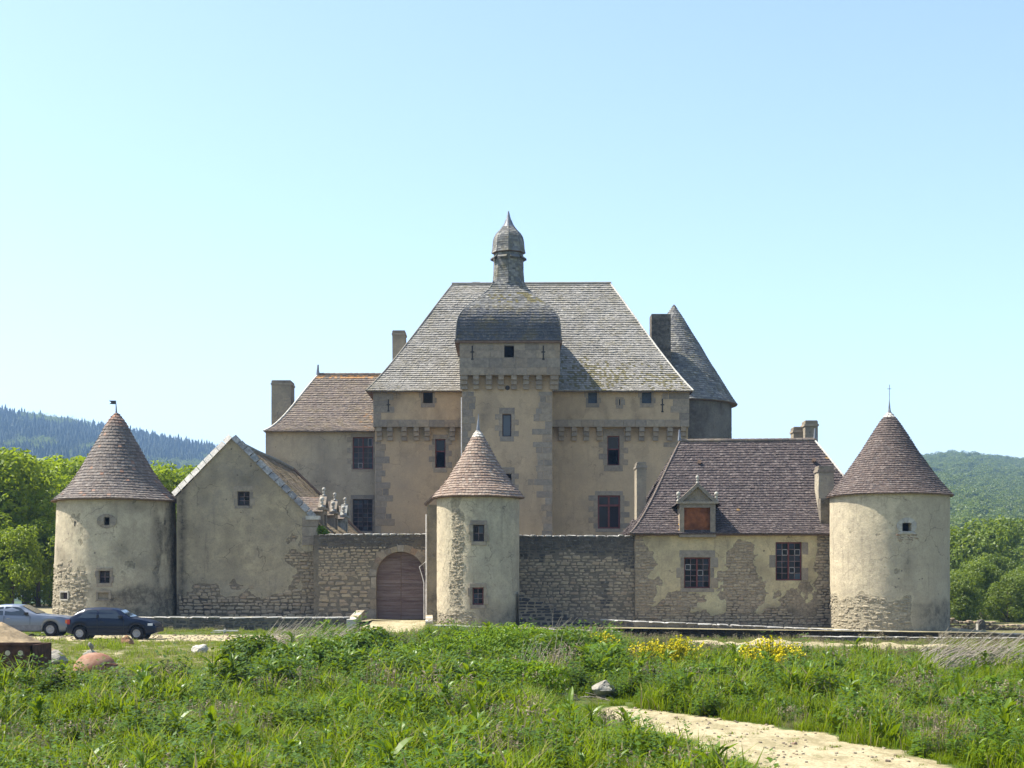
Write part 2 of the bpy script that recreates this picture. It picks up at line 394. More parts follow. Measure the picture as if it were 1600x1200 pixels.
def slope(E0, E1, R0, R1, sag=0.):
    E0, E1, R0, R1 = map(Vector, (E0, E1, R0, R1))
    def fn(s, v):
        p = E0.lerp(E1, s).lerp(R0.lerp(R1, s), v); p.z -= sag*4*v*(1-v)**2*1.6; return p
    return fn
def cone(cx, cy, prof, wav=0.):
    zs = [0.]
    for (a, b), (c, d) in zip(prof, prof[1:]): zs.append(zs[-1]+math.hypot(c-a, d-b))
    tr = [(l/zs[-1], p[0]) for l, p in zip(zs, prof)]; tz = [(l/zs[-1], p[1]) for l, p in zip(zs, prof)]
    def fn(s, v):
        a = 2*PI*s; r = pw(tr, v); z = pw(tz, v)+wav*(1-v)*fb(math.sin(a)*1.3, math.cos(a)*1.3, 5., 2)
        return Vector((cx+r*math.sin(a), cy-r*math.cos(a), z))
    fn.L = zs[-1]; return fn

def window(parent, fr, u0, u1, z0, z1, mull=1, trans=.3, cols=2, rows=(2, 4), rec=.2, paint='red_paint', bars=True, odd=(), glass='glass', fw=.07, missing=()):
    mb = MB(); d0, d1 = -rec-.06, -rec
    B = lambda a, b, c, d, e0=d0, e1=d1: mb.box((a, e0, c), (b, e1, d), fr)
    B(u0, u0+fw, z0, z1); B(u1-fw, u1, z0, z1); B(u0+fw, u1-fw, z0, z0+fw); B(u0+fw, u1-fw, z1-fw, z1)
    zt = z1-(z1-z0)*trans if trans else None
    if zt: B(u0+fw, u1-fw, zt-fw*.6, zt+fw*.6, d0, d1+.01)
    xs = [u0+fw+(u1-u0-2*fw)*k/(mull+1) for k in range(mull+2)]
    for k in range(1, mull+1): B(xs[k]-fw*.55, xs[k]+fw*.55, z0+fw, z1-fw, d0, d1+.02)
    o = mb.build('window', paint, parent)
    bb = MB(); pb = MB(); idx = 0
    for k in range(mull+1):
        a = xs[k]+(fw*.55 if k else 0); b = xs[k+1]-(fw*.55 if k < mull else 0)
        secs = [(zt+fw*.6, z1-fw, rows[0]), (z0+fw, zt-fw*.6, rows[1])] if zt else [(z0+fw, z1-fw, rows[0])]
        for c, d, nr in secs:
            for i in range(cols):
                for j in range(nr):
                    idx += 1
                    pa, pb_ = a+(b-a)*i/cols, a+(b-a)*(i+1)/cols; pc, pd = c+(d-c)*j/nr, c+(d-c)*(j+1)/nr
                    if idx not in missing:
                        pm = MB(); t = [R.uniform(-.012, .012) for _ in range(4)]; e = -rec-.04
                        q = [(pa, e+t[0], pc), (pb_, e+t[1], pc), (pb_, e+t[2], pd), (pa, e+t[0]+t[2]-t[1], pd)]
                        pm.face([fr(*p) for p in q]); pm.face([fr(p[0], p[1]-.005, p[2]) for p in q][::-1])
                        pm.build('pane', 'glass_sky' if R.random() < .02 else glass, o)
                    if idx in odd:
                        for qa, qb, qc, qd in ((pa, pa+.025, pc, pd), (pb_-.025, pb_, pc, pd), (pa, pb_, pc, pc+.025), (pa, pb_, pd-.025, pd)):
                            pb.box((qa, -rec-.03, qc), (qb, -rec-.012, qd), fr)
            if bars:
                for i in range(1, cols): bb.box((a+(b-a)*i/cols-.015, -rec-.05, c), (a+(b-a)*i/cols+.015, -rec-.022, d), fr)
                for j in range(1, nr): bb.box((a, -rec-.05, c+(d-c)*j/nr-.015), (b, -rec-.024, c+(d-c)*j/nr+.015), fr)
    if bb.f: bb.build('glazing_bar', 'bar', o)
    if pb.f: pb.build('putty_edge', 'putty', o)
    return o
def surround(parent, fr, u0, u1, z0, z1, lint=.3, sill=.2, jw=(.2, .36), ext=.2, mat='granite', proud=.02, hs=.38):
    S = lambda n, a, b, c, d: stone_obj(n, parent, fr, (a+b)/2, (c+d)/2, b-a-.012, d-c-.012, mat, proud, .3, False)
    if lint: S('lintel', u0-ext, u1+ext, z1, z1+lint)
    if sill: S('window_sill', u0-ext*.8, u1+ext*.8, z0-sill, z0)
    n = max(1, int(round((z1-z0)/hs)))
    for k in range(n):
        a, b = z0+(z1-z0)*k/n, z0+(z1-z0)*(k+1)/n
        S('jamb_stone', u0-jw[k % 2], u0, a, b); S('jamb_stone', u1, u1+jw[(k+1) % 2], a, b)
def oval_ring(parent, fr, hw, z0, z1, rx, ry, mat, n=10, proud=.025, zc=None):
    zc = (z0+z1)/2 if zc is None else zc; hh = (z1-z0)/2
    for k in range(n):
        pts = []
        ts = [2*PI*(k+f)/n for f in (.03, .5, .97)]
        for t in ts: pts.append((rx*math.cos(t)*R.uniform(.94, 1.06), zc+ry*math.sin(t)))
        for t in ts[::-1]:
            c, s_ = math.cos(t), math.sin(t); q = min((hw+.004)/max(1e-6, abs(c)), (hh+.004)/max(1e-6, abs(s_))); pts.append((q*c, (z0+z1)/2+q*s_))
        mb = MB(); pr = proud+R.uniform(-.012, .012)
        mb.prism(pts, lambda a, b: fr(a, pr, b), lambda a, b: fr(a, -.12, b), (R.random(), 0, 0)); mb.build('surround_stone', mat, parent)
def quoins(parent, fr, u, sgn, z0, z1, mat='granite', hs=(.34, .46), short=.32, long=.62, proud=.018):
    z = z0; k = 0
    while z < z1:
        h = min(R.uniform(*hs), z1-z); L = (long if k % 2 else short)*R.uniform(.65, 1.3)
        if h > .1:
            stone_obj('quoin', parent, fr, u+sgn*L/2, z+h/2, L-.015, h-.015, mat, proud, .3, False)
            if R.random() < .45: stone_obj('quoin', parent, fr, u+sgn*(L+.22), z+h/2, .4, h-.02, mat, proud-.006, .3, False)
        z += h; k += 1
def hb(name, parent, X0, X1, Y0, Y1, z0, z1, mat='back'):   # side and back walls of a block
    mb = MB()
    mb.face([(X0, Y0, z0), (X0, Y1, z0), (X0, Y1, z1), (X0, Y0, z1)]); mb.face([(X1, Y0, z0), (X1, Y1, z0), (X1, Y1, z1), (X1, Y0, z1)])
    mb.face([(X0, Y1, z0), (X1, Y1, z0), (X1, Y1, z1), (X0, Y1, z1)]); mb.build(name, mat, parent)
def finial(parent, p, s=1., name='finial', mat='granite_pale'):
    mb = MB(); pr = [(.0, 0), (.13, 0), (.13, .06), (.08, .10), (.06, .2), (.11, .25), (.11, .29), (.06, .33), (.10, .38), (.135, .45), (.13, .53), (.08, .60), (0, .625)]
    mb.lathe(p, [(r*s, z*s) for r, z in pr], 12); return mb.build(name, mat, parent, True)

# ------------------------------------------------------------------ ground
def in_path(x, y):
    # sandy track curving past the viewer's right hand
    c = pw([(10, 8.2), (18, 6.0), (22, 4.75), (26.5, 3.85), (28.5, 3.3), (30.2, 2.75), (32, 2.2)], y); hw = pw([(10, 2.2), (22, 1.7), (26.5, 1.5), (28.5, 1.3), (30.2, .9), (32, .3)], y)
    return 1-sstep(hw*.7, hw*1.1, abs(x-c)+.35*fb(x*.9, y*.9, 19, 3)) if y < 32.3 else 0.
def in_drive(x, y):
    d = (1-sstep(2.6, 3.6, abs(y-67.2)))*(1-sstep(-7.2, -5.5, x))
    r = (1-sstep(1.3, 1.9, abs(x+5.6+(y-72)*.04)))*sstep(65.5, 67.5, y)*(1-sstep(80, 82, y))
    return max(d, r)
def mounds(x, y):
    h = 0.
    for mx, my, r, a in ((8.6, 67, 1.3, .30), (11.2, 67.5, 1.5, .38), (13.6, 68, 1.4, .30), (16.4, 68, 1.7, .28), (18.9, 68.5, 1.2, .2)):
        q = math.hypot((x-mx)/r, (y-my)/.9); h += a*max(0, 1-q*q*.5)**2 if q < 1.41 else 0
    return h
def zt(x): return pw([(-40, .7), (-25, .62), (-10, .5), (-5.5, .35), (-1.7, .16), (6, .1), (20, -.08), (40, -.3)], x)
def gz(x, y):
    z = -.06-.48*sstep(-6, 14, x)*sstep(38, 66, y)+.10*fb(x*.11, y*.11, 2., 3)*(1-in_drive(x, y))*(1-sstep(72, 76, y))
    z += 1.05*(1-sstep(3, 19, y))*sstep(-40, -5, y)
    z += .22*math.exp(-((x+2.2)/7.)**2-((y-53)/6.)**2)+.2*math.exp(-((x-16)/5.)**2-((y-48)/5.)**2)
    z += mounds(x, y)*(1+.5*fb(x*1.7, y*1.7, 3, 2))
    if -8.2 < x < -3.6 and y > 68: z = lerp(z, zt(-5.5)-.02, sstep(70, 79.5, y)*(1-sstep(1.5, 2.4, abs(x+5.7))))
    z -= 3.*sstep(120, 260, y)+6*sstep(250, 600, y)
    return z
def axis(segs):
    out = []
    for a, b, st in segs:
        n = int(round((b-a)/st)); out += [a+(b-a)*i/n for i in range(n)]
    return out+[segs[-1][1]]
gx = axis([(-2500, -300, 275), (-300, -40, 20), (-40, -28, 1.5), (-28, 28, .33), (28, 40, 1.5), (40, 300, 20), (300, 2500, 275)])
gy = axis([(-220, 0, 22), (0, 16, 1.), (16, 84, .33), (84, 130, 4), (130, 300, 17), (300, 2800, 125)])
vs_, fs_, cs_ = [], [], []
for y in gy:
    for x in gx:
        vs_.append((x, y, gz(x, y)))
        sand = max(in_path(x, y), in_drive(x, y)); md = cl(mounds(x, y)*5)
        n1 = fb(x*.9, y*.9, 8., 4)
        if y < 33:      # grassy crown between the wheel ruts
            pc = pw([(10, 8.2), (18, 6.0), (22, 4.75), (26.5, 3.85), (28.5, 3.3), (30.2, 2.75), (32, 2.2)], y); sand *= 1-.55*math.exp(-((x-pc-.1)/.22)**2)*cl(.7+n1)
        sand = cl(max(sand*(1+.5*n1), md*.9+.4*n1*md))
        if -24 < x < -8 and 48 < y < 64.5: sand = max(sand, cl(.30+.6*n1))
        if x > 7 and 60 < y < 70: sand = max(sand, cl(.35+.8*n1)*sstep(60, 64, y))
        dry = cl((.5+.9*fb(x*.3, y*.3, 4., 3))*(sstep(46, 56, y)*sstep(4, 10, x)))
        if x < -9 and 46 < y < 66: dry = max(dry, .55)
        cs_.append((sand, dry, 0, 1))
nx = len(gx)
for j in range(len(gy)-1):
    for i in range(nx-1): fs_.append((j*nx+i, j*nx+i+1, (j+1)*nx+i+1, (j+1)*nx+i))
me = bpy.data.meshes.new('ground'); me.from_pydata(vs_, [], fs_)
ca = me.color_attributes.new('Col', 'FLOAT_COLOR', 'POINT'); ca.data.foreach_set('color', [q for c in cs_ for q in c])
me.polygons.foreach_set('use_smooth', [True]*len(me.polygons))
m = Mt('meadow_soil', .95, .1); col = m.attr()
grassc = m.mix(m.ramp(m.noise(.8, 5, .7), [(.35, 0), (.65, 1)]), (.045, .075, .016), (.085, .11, .025))
dryc = m.mix(m.ramp(m.noise(1.4, 5, .7), [(.35, 0), (.65, 1)]), (.19, .15, .08), (.12, .115, .045))
sandc = m.mix(m.ramp(m.noise(2.5, 6, .7), [(.3, 0), (.7, 1)]), (.33, .28, .165), (.44, .38, .24))
sandc = m.mix(m.ramp(m.noise(1.1, 6, .75, m.scale(m.pos(), 1.4, .45, 1)), [(.45, 0), (.62, .75)]), sandc, (.20, .17, .085))
sandc = m.mix(m.ramp(m.noise(16, 5, .8), [(.4, .6), (.52, 0)]), sandc, (.15, .12, .065))
c = m.mix(col[1], grassc, dryc)
c = m.mix(m.ramp(m.math('ADD', col[0], m.math('MULTIPLY', m.math('SUBTRACT', m.noise(5, 5, .75), .5), .9)), [(.35, 0), (.6, 1)]), c, sandc)
m.color(c); m.bump(m.noise(9, 6, .7), .6, .08); me.materials.append(m.m)
tag(link(bpy.data.objects.new('ground', me)), kind='structure')

# terrace that carries the castle
mb = MB()
tx = [-34, -25, -18, -10, -7.2, -4.2, -1.7, 2, 6, 12, 20, 24]
for a, b in zip(tx, tx[1:]):
    y0 = 76.25 if b <= -7.2 else (78.9 if b <= -4.2 else 75.3)
    mb.face([(a, y0, zt(a)-.02), (b, y0, zt(b)-.02), (b, 125, zt(b)-.02), (a, 125, zt(a)-.02)])
tag(mb.build('terrace', plain('terrace_earth', (.22, .19, .11), .95, .1, var=.5, ns=1.5)), kind='structure')

# ------------------------------------------------------------------ low retaining walls
def low_wall(label, pts, thick=.5, base=-.9, mat='rubble_dark', cap='coping', capw=(.5, 1.0), caph=.06, rough=.03):
    """pts: (x, y, top z) along the wall front"""
    c = pts[0]; t = thing('retaining_wall', label, 'wall', (c[0], c[1], gz(c[0], c[1])))
    core = MB()
    for (xa, ya, za), (xb, yb, zb) in zip(pts, pts[1:]):
        core.add([(xa, ya, base), (xb, yb, base), (xb, yb, zb), (xa, ya, za), (xa, ya+thick, base), (xb, yb+thick, base), (xb, yb+thick, zb), (xa, ya+thick, za)],
                 [(0, 1, 2, 3), (5, 4, 7, 6), (3, 2, 6, 7), (4, 0, 3, 7), (1, 5, 6, 2)])
        L = math.hypot(xb-xa, yb-ya); fr = Fr((xa, ya, 0), ((xb-xa)/L, (yb-ya)/L, 0), ((yb-ya)/L, -(xb-xa)/L, 0))
        g0 = min(gz(xa, ya-.3), gz(xb, yb-.3))-.1
        rubble(t, fr, 0, L, g0, max(za, zb), (.13, .24), (.2, .48), mat, lambda u, z: z < lerp(za, zb, u/L)-.05, single=40, proud=(.0, .04))
        u = 0
        while u < L-.05 and cap:
            w_ = min(R.uniform(*capw), L-u); zc = lerp(za, zb, (u+w_/2)/L)
            o = stone_obj('coping_stone', t, fr, u+w_/2, zc+caph/2+R.uniform(-.012, .012), w_-.015, caph*R.uniform(.9, 1.2), cap, .05, thick+.08, True, math.atan2(za-zb, L)+R.uniform(-.012, .012)); u += w_
    core.build('core', 'mortar', t); return t
low_wall('long low dark stone wall with pale coping below the gable building', [(-30, 76, .62), (-24, 76, .60), (-16, 76, .56), (PX(545, 76), 76, .56)])
low_wall('low dark stone wall with thin pale coping below the gate turret', [(PX(676, 75), 75, .22), (PX(800, 75), 75, .08), (PX(970, 75), 75, -.10)], caph=.05)
low_wall('dark parapet sloping down from the gate turret then running along the lodge', [(PX(811, 78), 78, 1.82), (PX(895, 78), 78, .56), (PX(938, 77.6), 77.6, .42)], cap=None, thick=.45, mat='rubble_shadow')
low_wall('long low wall with pale coping below the lodge and the smooth round tower', [(PX(938, 77.4), 77.4, .40), (PX(1120, 76.8), 76.8, .18), (PX(1300, 76.2), 76.2, -.05), (PX(1490, 76), 76, -.22), (PX(1720, 76), 76, -.30), (38, 76, -.36)])
low_wall('lower second ledge of stone in front of the smooth round tower', [(PX(1256, 74.6), 74.6, -.30), (PX(1420, 74.6), 74.6, -.36), (PX(1720, 74.6), 74.6, -.42), (38, 74.6, -.48)], thick=.4, caph=.045)
# ramp parapets beside the gate
def parapet(label, x0, x1, ya, yb, za, zb, w_):
    t = thing('ramp_parapet', label, 'parapet', ((x0+x1)/2, ya, 0)); mb = MB()
    fr = Fr((0, 0, 0)); n = 4
    for k in range(n):
        p, q = k/n, (k+1)/n
        mb2 = MB(); xa, xb = lerp(x0, x1, p), lerp(x0, x1, q); y1, y2 = lerp(ya, yb, p), lerp(ya, yb, q)-.02; z1, z2 = lerp(za, zb, p), lerp(za, zb, q)
        mb2.add([(xa-w_/2, y1, -.6), (xa+w_/2, y1, -.6), (xa+w_/2, y1, z1), (xa-w_/2, y1, z1), (xb-w_/2, y2, -.6), (xb+w_/2, y2, -.6), (xb+w_/2, y2, z2), (xb-w_/2, y2, z2)],
                [(0, 1, 2, 3), (5, 4, 7, 6), (3, 2, 6, 7), (4, 0, 3, 7), (1, 5, 6, 2)], (R.random(), 0, 0))
        mb2.build('parapet_stone', 'rubble_pale' if k % 2 else 'granite_pale', t)
    return t
parapet('slanting block of pale stone ending the wall left of the gate ramp', PX(549, 76), PX(562, 80), 75.7, 80.5, .50, .86, .42)
parapet('short pale stone block between gate ramp and turret foot', PX(672, 76.5), PX(673, 80), 75.6, 78.4, .42, .66, .36)

# ------------------------------------------------------------------ round towers
def vis(a, b, x): return sstep(a, b, x)
def tower(name, label, cx, cy, r, z0, z1, prof, m, attr, holes, mat, ncourse, wid, colfn=None, wav=.0, step=.16, group=None, under=.12):
    t = thing(name, label, 'tower', (cx, cy, z0), group)
    cy_ = Cyl(cx, cy, r); hs = []
    for h in holes:
        (ua, za), (ub, zb) = cy_.at(h[0], h[3]), cy_.at(h[1], h[2]); hs.append((ua, ub, za, zb))
    C = PI*cy_.R
    wall('wall', t, cy_, -C, C, z0-.8, z1, hs, m, attr, step, .4)
    fn = cone(cx, cy, prof, wav)
    sh = shell('roof', t, lambda s, v: fn(s, v)-Vector((0, 0, .03)), 40, 14, 'wood', True)
    mb = MB(); n = 48
    for k in range(n):      # eave soffit
        a, b = fn(k/n, 0), fn((k+1)/n, 0); c, d = cy_.p(2*PI*(k+1)/n*cy_.R, z1-.05, -.05), cy_.p(2*PI*k/n*cy_.R, z1-.05, -.05)
        mb.face([a-Vector((0, 0, .035)), b-Vector((0, 0, .035)), c, d]); mb.face([a-Vector((0, 0, .035)), b-Vector((0, 0, .035)), b+Vector((0, 0, .01)), a+Vector((0, 0, .01))])
    mb.build('eave', 'wood', t)
    tl = tiles(sh, fn, ncourse, wid, mat, .042, True, colfn)
    return t, cy_, hs, fn
def prof_px(tab, Y, k=1.): return [(max(.02, hw*Y/F*k), PZ(py, Y)) for hw, py in tab]

# left tower, rough render
k1 = .9685
def a_t1(u, z):
    a = u/3.38
    low = cl(sstep(3.8, 2.5, z+.6*fb(u*.8, z*.8, 1))*1.2); left = sstep(-.05, -.45, a)
    bare = cl(low*left*1.1+.5*fb(u*1.1, z*1.1, 6)*low)
    bare = max(bare, cl((fb(u*.9, z*.9, 3.3)-.42)*5)*.8)
    st = sstep(2.3, 1.9, z+.4*fb(u*.7, z*.4, 4))*sstep(-.3, .2, a)*.75
    st = max(st, .5*cl(fb(u*.5, z*.7, 9)*1.6-.25), .7*sstep(.75, 1.0, a)*sstep(.1, -.1, fb(u*1.2, z*.35, 2)-.1))
    return (cl(bare), cl(st), .35*cl(fb(u*.4, z*.5, 12)))
T1X, T1Y = PX(182, 83), 83
t1, c1, h1, f1 = tower('round_tower', 'round tower with rough peeling render, brown tiled cone and a pennant vane, beside parked cars', T1X, T1Y,
    lambda z: 3.33-.036*max(0, min(6.2, z-.5)), zt(T1X)-.1, 6.68,
    prof_px([(101.5, 783.5), (87, 772.5), (74.5, 760), (60, 740), (48, 720), (36.5, 700), (25, 680), (14.5, 660), (6, 649), (.5, 645)], 83, k1),
    'pl_tower', a_t1, [(161, 170.5, 808, 820), (154, 171, 892, 911), (153, 169, 926, 936), (94, 105, 926, 936)], 't_left', 30, .19,
    lambda s, v: (.75*sstep(.80, .86, v)*R.random() + .5*(R.random() < .03), 0), .05)
for k, h in enumerate(h1):
    fr = c1.frame((h[0]+h[1])/2, (h[2]+h[3])/2); uc = (h[0]+h[1])/2; W = (h[1]-h[0])/2
    if k == 0: oval_ring(t1, fr, W, h[2], h[3], .5, .38, 'granite')
    if k == 1:
        window(t1, fr, -W, W, h[2], h[3], 0, 0, 2, (2,), .18, 'dark_paint', True); surround(t1, fr, -W, W, h[2], h[3], .16, .2, (.14, .2), .16, 'granite', .02)
    if k == 2:
        mb = MB(); mb.box((-W, -.14, h[2]), (W, -.10, h[3]), fr); mb.build('blocked_opening', 'rubble', t1); surround(t1, fr, -W, W, h[2], h[3], .12, .1, (.1, .14), .12, 'granite', .02)
    if k == 3:
        mb = MB(); mb.box((-W, -.22, h[2]), (W, -.18, h[3]), fr); mb.build('shutter', 'dark_paint', t1); surround(t1, fr, -W, W, h[2], h[3], .09, .08, (.06, .09), .06, 'granite_pale', .02)
for px, py in ((113, 818), (262, 816)):
    u, z = c1.at(px, py); stone_obj('arrow_slit', t1, c1, u, z, .07, .26, 'interior', .012, .1, False)
rubble(t1, c1, -3.38*1.65, 3.38*1.1, .3, 3.6, (.12, .24), (.16, .42), 'rubble_pale', lambda u, z: a_t1(u, z)[0] > .42 and u/3.38 < .1 and not any(h[0]-.2 < u < h[1]+.2 and h[2]-.2 < z < h[3]+.2 for h in h1), 160, (-.02, .03), .16, loose=1.)
mb = MB(); ap = f1(0, 1); mb.tube([ap-Vector((0, 0, .15)), ap+Vector((-.01, 0, .25)), ap+Vector((-.03, 0, .66))], [.07, .035, .018], 8); mb.build('vane_pole', 'lead', t1)
mb = MB(); fl = [(0, 0), (-.34, .01), (-.25, .10), (-.38, .2), (0, .2)]
mb.prism(fl, lambda a, b: (ap.x-.03+a, ap.y-.012, ap.z+.46+b), lambda a, b: (ap.x-.03+a, ap.y+.012, ap.z+.46+b)); mb.build('pennant', 'iron', t1)

# right tower, smooth render
def a_t4(u, z):
    a = u/3.09
    low = sstep(2.0, 1.2, z+.5*fb(u*.8, z*.6, 21)); bare = cl(low*sstep(.25, -.05, a)*1.0+.3*low*cl(fb(u, z, 5)*2))
    hole = math.exp(-((a+.42)/.06)**2-((z-4.75)/.16)**2)+math.exp(-((a+.93)/.05)**2-((z-4.85)/.18)**2)+.9*math.exp(-((a+.12)/.08)**2-((z-2.9)/.28)**2)
    st = .22*sstep(.0, .6, a)+.45*sstep(1.45, 1.1, z+.35*fb(u*.9, z*.5, 14))*sstep(-.15, .3, a)+.55*math.exp(-((a-.02)/.16)**2-((z-3.1)/.9)**2)*cl(.7+fb(u*1.5, z*1.5, 4))  # right half also darkened to deepen its shade; the rest is stain
    return (cl(max(bare, hole*1.3-.3)), cl(st), .2*cl(fb(u*.4, z*.5, 31)))
T4X, T4Y = PX(1389.5, 80), 80
t4, c4, h4, f4 = tower('round_tower', 'round tower with smooth pale render and straight red-brown cone beside the lodge', T4X, T4Y, 3.04, -.1, 6.84,
    prof_px([(99.8, 775.5), (91, 767), (85, 760), (69, 740), (55, 720), (41, 700), (28.5, 680), (15, 660), (7.5, 650), (.5, 643)], 80, .971),
    'pl_tower', a_t4, [(1410, 1424, 817, 830)], 't_right', 38, .165, lambda s, v: (1. if v > .90 else 0, 0), .045)
h = h4[0]; fr = c4.frame((h[0]+h[1])/2, 5); W = (h[1]-h[0])/2
stone_obj('window_sill', t4, fr, .0, h[2]-.10, .85, .12, 'granite_pale', .05, .3, True)
rubble(t4, fr, -.55, .62, h[2]-.7, h[2]-.16, (.10, .16), (.14, .3), 'rubble', lambda u, z: abs(u) < .25+(z-h[2]+.7)*.7, 12, (-.01, .01))
oval_ring(t4, fr, W, h[2], h[3], .5, .42, 'granite_pale', 9, .015, (h[2]+h[3])/2+.06)
rubble(t4, c4, -3.09*1.7, 3.09*.5, .0, 2.2, (.10, .2), (.14, .36), 'rubble_pale', lambda u, z: a_t4(u, z)[0] > .5 and u/3.09 < .28, 140, (-.025, .02), .16, loose=1.)
ap = f4(0, 1); mb = MB(); mb.tube([ap-Vector((0, 0, .2)), ap+Vector((0, 0, .15)), ap+Vector((0, 0, .55))], [.12, .06, .022], 8); mb.build('finial', 'lead', t4)
mb = MB(); mb.tube([ap+Vector((0, 0, .5)), ap+Vector((0, 0, 1.4))], .014, 6); mb.tube([ap+Vector((-.11, 0, 1.18)), ap+Vector((.11, 0, 1.18))], .012, 6); mb.build('iron_cross', 'iron', t4)

# gate turret
def a_t2(u, z):
    a = u/2.14
    strip = math.exp(-((a+.50+.05*fb(z, 2, 1))/.20)**2)*sstep(.3, 1.2, z); crack = math.exp(-((a+.72+.12*fb(z*.9, 7, 1))/.035)**2)*sstep(4.6, 3.6, z)
    low = sstep(1.1, .6, z+.3*fb(u, z, 2))*.9*sstep(.2, -.3, a)
    return (cl(max(strip*(.6+.8*fb(u*2, z*1.3, 3)+.3), crack, low)), cl(.6*sstep(1.6, .4, z+.4*fb(u*.8, z*.4, 8))*sstep(-.3, .2, a)+.4*math.exp(-((a-.0)/.3)**2)*cl(fb(u, z*.5, 3))), cl(.4+.6*fb(u*.5, z*.4, 3))*sstep(-.35, .2, a)*.45)
T2X, T2Y = PX(747, 79), 79
t2, c2, h2, f2 = tower('gate_turret', 'slim round turret with orange-brown tiled cone beside the arched gate', T2X, T2Y, 2.12, .1, 6.66,
    prof_px([(72, 778), (65, 768), (56.5, 760), (42, 740), (29.5, 720), (19, 700), (9, 682), (5, 676), (.6, 671)], 79),
    'pl_tower', a_t2, [(739, 757, 820, 846), (738, 756, 918, 945)], 't_gate', 25, .17, lambda s, v: (.95 if v > .84 and R.random() < .9 else 0, 0), .06, .14)
for k, h in enumerate(h2):
    fr = c2.frame((h[0]+h[1])/2, 4); W = (h[1]-h[0])/2
    window(t2, fr, -W, W, h[2], h[3], 0, 0, 2, (2,) if k == 0 else (3,), .16, 'dark_paint' if k == 0 else 'red_paint', True)
    surround(t2, fr, -W, W, h[2], h[3], .22, .2, (.16, .24), .14, 'granite', .02)
rubble(t2, c2, -2.14*1.2, 2.14*.1, .2, 6.0, (.09, .17), (.12, .3), 'rubble_pale', lambda u, z: a_t2(u, z)[0] > .5, 200, (-.02, .018), .14, loose=1.)
ap = f2(0, 1); mb = MB(); mb.tube([ap-Vector((0, 0, .2)), ap+Vector((0, 0, .1)), ap+Vector((.02, 0, .55)), ap+Vector((.02, 0, .8))], [.1, .075, .03, .015], 8); mb.build('finial', 'lead', t2)
# narrow link wall, sloping eave and drainpipe between turret and gate
X0, X1 = PX(667, 79.6), PX(690, 79.6)
wall('link_wall', t2, front(79.75), X0, X1, 0, 6.35, [], 'pl_gable', lambda u, z: (0, cl(.4+.5*fb(u, z, 3)), .5), .2)
mb = MB(); mb.face([(X0, 79.75, 0), (X0, 81.2, 0), (X0, 81.2, 6.35), (X0, 79.75, 6.35)]); mb.build('link_side', 'pl_gable', t2)
mb = MB(); mb.add([(X0-.14, 79.5, 6.42), (X1, 79.5, 7.25), (X1, 81.6, 7.25), (X0-.14, 81.6, 6.42), (X0-.14, 79.5, 6.34), (X1, 79.5, 7.15), (X1, 81.6, 7.15), (X0-.14, 81.6, 6.34)], [(0, 1, 2, 3), (4, 7, 6, 5), (0, 4, 5, 1), (0, 3, 7, 4), (3, 2, 6, 7)]); mb.build('link_roof', 't_gate', t2)
dp = thing('drainpipe', 'thin pale drainpipe running down between gate and turret', 'pipe', (X0-.03, 79.6, .3))
mb = MB(); mb.tube([(X0-.03, 79.66, 5.85), (X0-.03, 79.66, .4)], .04, 8); mb.build('pipe', 'pipe', dp)
mb = MB(); mb.tube([(X0-.03, 79.66, 3.42), (X0-.40, 79.7, 3.12), (X0-.28, 79.7, 2.75), (X0-.16, 79.7, 2.3), (X0-.15, 79.7, .4)], .022, 6); mb.build('bent_light_line', 'pipe', dp)  # thin pale tube added to draw a bent streak of light on the gate

# ------------------------------------------------------------------ curtain walls and gate
YC = 81.2; FC = front(YC)
GX0, GX1 = PX(588, YC), PX(664, YC); GR = (GX1-GX0)/2; GXC = (GX0+GX1)/2; GZ0 = .32; GZT = PZ(862, YC); GS = GZT-GR
def a_cw(u, z): return (0, cl(sstep(3.6, 4.6, z+.5*fb(u*.7, z*.7, 2))*.9+.25*cl(fb(u*.4, z*.6, 7))), 0)
cwl = thing('curtain_wall', 'rubble stone courtyard wall pierced by the arched gate', 'wall', (GXC, YC, .3))
ZW = 4.82
wall('wall_core', cwl, FC, PX(490, YC), PX(690, YC), -.3, ZW, [(GX0, GX1, -.3, GZT)], 'mortar', a_cw, .3, .02)
mb = MB(); n = 24   # spandrels and arch soffit
for k in range(n):
    a, b = PI*k/n, PI*(k+1)/n
    def rim(t): return (GXC+GR*math.cos(t), GS+GR*math.sin(t))
    pa, pb = rim(a), rim(b)
    mb.face([(pa[0], YC-.002, pa[1]), (pb[0], YC-.002, pb[1]), (pb[0], YC-.002, GZT+.01), (pa[0], YC-.002, GZT+.01)])
    mb.face([(pa[0], YC-.002, pa[1]), (pb[0], YC-.002, pb[1]), (pb[0], YC+.4, pb[1]), (pa[0], YC+.4, pa[1])])
for x in (GX0, GX1): mb.face([(x, YC-.002, GZ0), (x, YC+.4, GZ0), (x, YC+.4, GS), (x, YC-.002, GS)])
mb.build('arch_reveal', 'granite', cwl)
mb = MB(); mb.box((PX(490, YC), YC+.55, -.3), (GX0-.1, YC+.6, ZW)); mb.box((GX1+.1, YC+.55, -.3), (PX(690, YC), YC+.6, ZW)); mb.box((GX0-.1, YC+.55, GZT-.5), (GX1+.1, YC+.6, ZW)); mb.box((PX(490, YC), YC+.02, ZW-.05), (PX(690, YC), YC+.58, ZW)); mb.build('wall_back', 'rubble_dark', cwl)
n = 13
